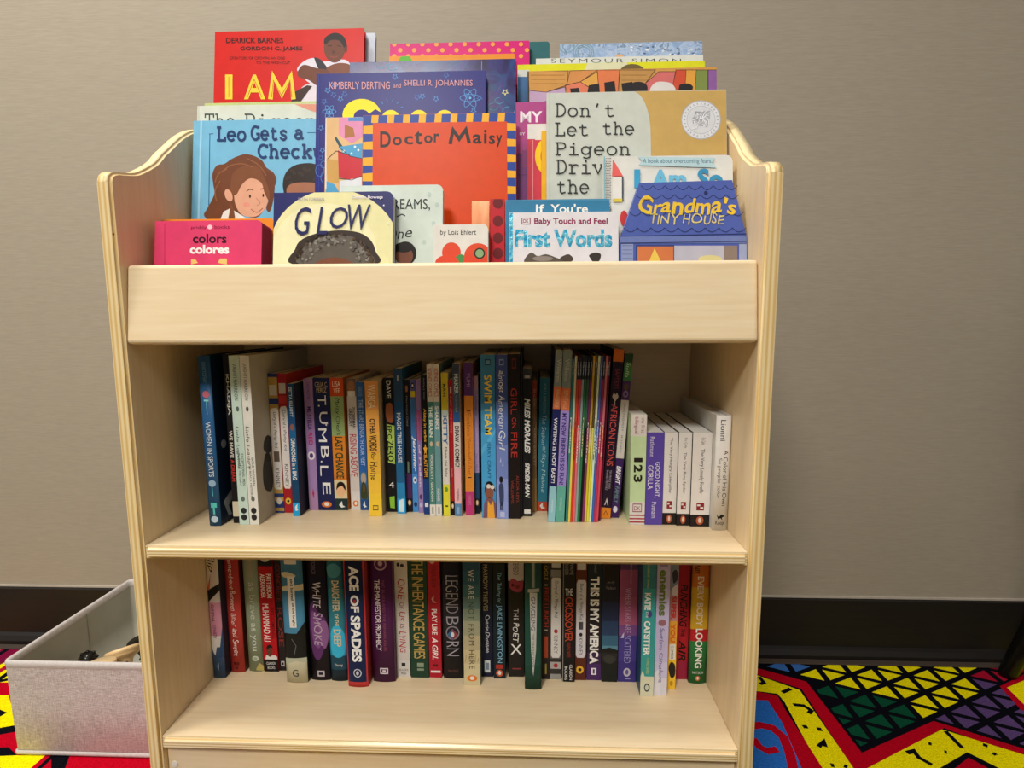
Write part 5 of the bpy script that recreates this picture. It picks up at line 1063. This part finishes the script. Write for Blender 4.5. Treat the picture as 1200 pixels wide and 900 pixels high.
low('black paperback with heavy white capitals filling the spine and a purple foot', (687.2, 704, 797), [(0, '20262e'), (690, '231f26'), (765, '3a2846'), (778, '4a2c62')], text=[('THIS IS MY AMERICA', 676, 778, .62, 'f0efec', .5, 'B'), ('KIM JOHNSON', 655, 672, .2, '8a9498', .5, '')], art=arts(R_(.32, 783, .68, 791, 'e6e2ea'), R_(.44, 784.5, .56, 789.5, '4a2c62')))
low('dark paperback showing a dusky sea horizon under faint white handwriting', (704.8, 723, 799), [(0, '241f1e'), (684, '22222c'), (705, '262e4a'), (728, '2b3f60'), (745, '3a6480'), (757, '588a9c'), (762, '2a2a28'), (775, '1f211f')], text=[('Jandy', 681, 684.6, .5, '8a8884', .5, 'Fh'), ('Nelson', 687, 691, .6, '8a8884', .5, 'Fh')], art=arts(PG([(0, 761), (.5, 759), (1, 762), (1, 766), (0, 765)], '1c1c1a'), BL([(.1, 770), (.5, 768), (.9, 772), (.6, 778), (.2, 776)], '3a3a36')))
low('paperback fading from dusty rose to indigo with thin pale capitals', (724, 744.6, 799), [(0, '5a3a62'), (668, '9c4f74'), (700, 'a85878'), (733, '7a4c88'), (745, '4a3e8c'), (775, '433883')], text=[('WHEN STARS ARE', 689, 742, .34, 'c4a8c4', .5, 'l'), ('SCATTERED', 745, 777, .34, 'b8b0dc', .5, 'l'), ('JAMIESON . MOHAMED', 660, 684, .14, 'a890a8', .4, '')], art=arts(oval(.5, 788, 'c8c0cc', .2, 5, '6a5a90'), PG([(.1, 748), (.3, 741), (.28, 748)], 'c8b8d8'), R_(.4, 795, .7, 796, 'a89ac0')))
low('teal comic with bold white capitals and a cream patch, jutting out in front', (750, 765.4, 816), [(0, '3a7c84'), (690, '3f9c9c'), (770, '3a9c98'), (793, 'd6d6bc')], board='1f4a68', h=.232, text=[('COLLEEN AF VENABLE', 660, 690, .16, 'c8c46a', .6, ''), ('KATIE', 695, 715, .46, 'f0f2ee', .6, 'B'), ('the', 717, 724, .24, 'd8e4e4', .6, ''), ('CATSITTER', 728, 768, .46, 'f0f2ee', .6, 'B'), ('YAMILE SAIED', 771, 790, .16, 'c8c46a', .5, '')], art=arts(E_(.55, 720, .2, 4, '4a4a86'), PG([(.0, 793), (.15, 786), (.3, 793)], 'd6d6bc'), E_(.5, 806, .22, 5, '3a4a4c'), E_(.5, 806, .14, 3.2, 'c8ccc0')))
low('pale lilac comic with olive green rounded lettering beside the jutting teal one', (766, 781, 815), [(0, 'b8b0d4'), (690, 'c2bae0'), (776, 'c8c4e4'), (795, 'd8d6e4')], h=.228, text=[('enemies', 668, 722, .6, '68783c', .5, 'B'), ('Svetlana Chmakova', 736, 800, .36, '746498', .5, 'h')], art=arts(E_(.5, 730, .3, 4, '9a6a74'), PG([(.0, 790), (.3, 784), (.5, 815), (0, 815)], 'e0dee8'), R_(.2, 648, .8, 664, '8a7aa4')))
low('comic spine patched in grey, red and yellow with a small white caption', (781.6, 791, 808), [(0, '8a94a4'), (692, 'b4a4a8'), (700, 'c08a88'), (728, 'e2a43a'), (770, 'eec036')], h=.228, text=[('SUPER', 699, 726, .62, 'c43a34', .5, 'B'), ('YOU', 731, 753, .6, 'd8642c', .5, 'B'), ('COMICS', 757, 772, .3, '3a3a3a', .5, '')], art=arts(BL([(.2, 672), (.7, 668), (.9, 678), (.4, 684)], '3a3a44'), PG([(.2, 690), (.9, 684), (.9, 698), (.3, 698)], 'd8d4d8'), R_(.1, 755, .9, 773, 'e2ded4'), BL([(.1, 784), (.4, 776), (.9, 780), (.9, 792), (.4, 794)], '2a2420'), E_(.5, 801, .2, 3, 'b88a2c')))
low('dark red paperback with black slanted capitals', (791.6, 804.6, 796), [(0, 'b01f2a'), (775, '9c2440')], text=[('PUNCHING', 685, 735, .66, '241214', .5, 'bi'), ('THE', 737, 747, .34, '241214', .5, 'bi'), ('AIR', 750, 775, .62, '241214', .5, 'bi')])
low('thick hardcover in orange, gold, red and green blocks, last on the lower shelf', (806.4, 827, 800), [(0, 'cc722a'), (688, 'cfa62e'), (737, 'b4242c'), (751, '2d7a42')], board='23402c', hard=True, text=[('DENNIS', 648, 672, .3, '2a2018', .75), ('EVERY BODY', 675, 733, .36, 'e6dcc4', .52), ('LOOKING', 736, 782, .4, 'eeeee6', .5), ('NUTSON', 786, 789, .62, 'd8e4d8', .5, 'F')], art=oval(.5, 794, 'c86a34', .14, 3))

# ================================================================== storage bin with chess pieces
BX0, BX1, BY0, BY1, BZ = -.764, -.3835, .1905, .4785, .170
LINEN = linen_mat()
LINENIN = mat('aaa89a', .85, var=.05, scale=30)
PIPING = mat('c6c0bc', .85, var=.08, scale=300)
bin_ = thing('storage_bin', 'grey linen fabric bin without lid, on the carpet against the bookcase side', 'storage bin', ((BX0+BX1)/2, (BY0+BY1)/2, .002))
hx, hy = (BX1-BX0)/2, (BY1-BY0)/2
def rrect(hx, hy, r, n=5):
    out = []
    for cx, cy, a0 in ((hx-r, hy-r, 0), (-hx+r, hy-r, 90), (-hx+r, -hy+r, 180), (hx-r, -hy+r, 270)):
        out += [(cx+r*math.cos(math.radians(a0+90*i/n)), cy+r*math.sin(math.radians(a0+90*i/n))) for i in range(n+1)]
    return out
def loopwall(bm, rings, mi=0, closed_top=False):
    R = [[bm.verts.new((x, y, z)) for x, y in pts] for pts, z in rings]
    for a, b in zip(R, R[1:]):
        n = len(a)
        for i in range(n): bm.faces.new((a[i], a[(i+1) % n], b[(i+1) % n], b[i])).material_index = mi
    return R
bm = bmesh.new()
R = loopwall(bm, [(rrect(hx-.004, hy-.004, .008), 0), (rrect(hx-.0015, hy-.0015, .008), .004), (rrect(hx-.0005, hy-.0005, .008), .09), (rrect(hx, hy, .008), BZ-.006)])
bm.faces.new(R[0][::-1])
bm_ob('outer_fabric', bm, bin_, [LINEN], True)
bm = bmesh.new()
R = loopwall(bm, [(rrect(hx-.006, hy-.006, .006), .004), (rrect(hx-.005, hy-.005, .006), .09), (rrect(hx-.004, hy-.004, .006), BZ-.006)])
bm.faces.new(R[0])
bm_ob('lining', bm, bin_, [LINENIN], True)
bm = bmesh.new()
loopwall(bm, [(rrect(hx-.0045, hy-.0045, .006), BZ-.014), (rrect(hx-.0052, hy-.0052, .006), BZ-.004), (rrect(hx-.003, hy-.003, .007), BZ), (rrect(hx-.0005, hy-.0005, .008), BZ-.0005), (rrect(hx+.0012, hy+.0012, .009), BZ-.005), (rrect(hx+.0008, hy+.0008, .009), BZ-.009), (rrect(hx+.0003, hy+.0003, .009), BZ-.0115)])
bm_ob('rim_binding', bm, bin_, [PIPING], True)
bm = bmesh.new()
loopwall(bm, [(rrect(hx-.001, hy-.001, .009), 0.0002), (rrect(hx+.001, hy+.001, .009), .002), (rrect(hx+.001, hy+.001, .009), .006), (rrect(hx-.001, hy-.001, .009), .008)])
bm_ob('base_piping', bm, bin_, [PIPING], True)
bm = bmesh.new(); box(bm, -hx+.0052, -hx+.0060, .02, .0212, .008, BZ-.012); bm_ob('seam', bm, bin_, [mat('7d7a6c', .9)])

CHN = ramp_mat('boxwood', [(.3, 'd8b27c'), (.5, 'e2c08c'), (.7, 'ebce9e')], (4, 4, 40), .4, nscale=4, coat=.3)
CHB = mat('17130f', .4, coat=.3, var=.2)
def piece(kind, wood, label, loc, rot):
    t = thing('chess_piece', label, 'chess piece', loc, rot, 'chess pieces in the storage bin')
    base = [(0, 0), (.021, 0), (.0225, .002), (.0225, .006), (.0205, .008), (.021, .0105), (.0185, .014), (.0135, .017), (.011, .021)]
    if kind == 'pawn': bm = bmesh.new(); lathe(bm, base+[(.0085, .03), (.0075, .038), (.0115, .041), (.0075, .044)], 28); o = bm_ob('turned_base', bm, t, [wood], True); bm = bmesh.new(); lathe(bm, [(0, .0435)]+[(.0125*math.sin(a), .054-.0125*math.cos(a)) for a in [.6+.25*i for i in range(11)]], 20); bm_ob('round_head', bm, t, [wood], True)
    else:
        bm = bmesh.new(); lathe(bm, base+[(.0085, .035), (.0078, .052), (.0085, .058), (.014, .060), (.0095, .063), (.013, .066), (.0095, .069)], 28); bm_ob('turned_base', bm, t, [wood], True)
        bm = bmesh.new(); lathe(bm, [(.0085, .069), (.012, .078), (.0145, .086), (.0125, .0855), (.006, .083)], 20)
        n = 8 if kind == 'queen' else 5
        bm2 = bm
        for k in range(n):
            a = k*math.tau/n; c = Vector((.0135*math.cos(a), .0135*math.sin(a), .0855))
            bmesh.ops.create_icosphere(bm2, subdivisions=1, radius=.0033, matrix=Matrix.Translation(c))
        bm_ob('crown', bm2, t, [wood], True)
        bm = bmesh.new(); bmesh.ops.create_icosphere(bm, subdivisions=2, radius=.0045, matrix=Matrix.Translation((0, 0, .087))); bm_ob('finial', bm, t, [wood], True)
    return t
def lay(px, py, Y): return at_y(px, py, Y)
D = math.radians
def toward(d): return Vector(d).to_track_quat('Z', 'Y').to_euler()
def P_(kind, wood, label, loc, d):
    return piece(kind, wood, label, loc, toward(d))
p = lay(142, 762, .322); P_('queen', CHN, 'pale wooden chess piece tipped over with its round base up, largest in the bin', p+Vector((.003, .0, .004)), (.34, -.36, -.87)).scale = (1.3, 1.3, 1.1)
p = lay(119, 775, .262); P_('pawn', CHN, 'pale wooden chess pawn lying low beside the upturned pale piece', p, (.05, -.15, -.98))
p = lay(84, 812, .235); P_('queen', CHB, 'black crowned chess piece lying on its side near the bin rim', p, (-.36, .86, .16))
p = lay(140, 780, .232); P_('queen', CHB, 'black chess piece with a beaded crown in front of the upturned pale piece', Vector((p.x+.002, p.y, p.z-.089)), (0, 0, 1))
p = lay(156, 756, .41); P_('pawn', CHB, 'black chess pawn base behind the upturned pale piece', p+Vector((.012, 0, .012)), (.2, .1, -.97))
p = lay(158, 774, .30); P_('queen', CHB, 'black chess piece lying beside the bookcase end of the bin', p+Vector((.05, 0, -.002)), (.5, .7, .12))
# pieces underneath that hold the heap up
rnd = random.Random(5)
bxs = [(-.62+.052*(k % 4), .245+.052*(k//4)) for k in range(16)]
for k, (x, y) in enumerate(bxs):
    if k in (0, 1, 2, 3, 4, 8): continue
    piece(['queen', 'pawn'][k % 2], [CHN, CHB][(k//2) % 2], ['pale wooden chess piece standing at the bottom of the bin', 'black chess piece standing at the bottom of the bin'][(k//2) % 2], (x, y, .0065), (0, 0, rnd.uniform(0, 3)))

# ================================================================== black chair, one leg in view
foot = at_z(1180, 792, 0)
ch = thing('chair', 'black wooden chair standing by the wall, only its slanted leg showing', 'chair', (foot.x+.21, foot.y-.19, 0))
CB = mat('0c0b0a', .35, coat=.2)
def leg(x, y, X, Y, name='leg'):
    bm = bmesh.new()
    rings = []
    for t, r in ((0, .0150), (.02, .0165), (.5, .0190), (1, .021)):
        cx, cy, cz = x+(X-x)*t, y+(Y-y)*t, .0005+.43*t
        rings.append([bm.verts.new((cx+r*math.cos(a*math.pi/6), cy+r*math.sin(a*math.pi/6), cz)) for a in range(12)])
    for a, b in zip(rings, rings[1:]):
        for i in range(12): bm.faces.new((a[i], a[(i+1) % 12], b[(i+1) % 12], b[i]))
    bm.faces.new(rings[0][::-1]); bm.faces.new(rings[-1])
    return bm_ob(name, bm, ch, [CB], True)
for sx, sy in ((-1, 1), (1, 1), (-1, -1), (1, -1)): leg(sx*.21, sy*.19, sx*.10, sy*.15)
bm = bmesh.new(); prism(bm, rrect(.19, .19, .04), 'z', .43, .455); bevel_all(bm, .006, 2); bm_ob('seat', bm, ch, [CB])
bm = bmesh.new(); prism(bm, [(.17, .50), (.185, .50), (.205, .82), (.192, .82)], 'x', -.18, .18); bevel_all(bm, .005, 2); bm_ob('backrest', bm, ch, [CB])
for s in (-1, 1):
    bm = bmesh.new(); prism(bm, [(.150, .45), (.17, .45), (.19, .66), (.176, .66)], 'x', s*.13-.014, s*.13+.014); bm_ob('back_post', bm, ch, [CB])
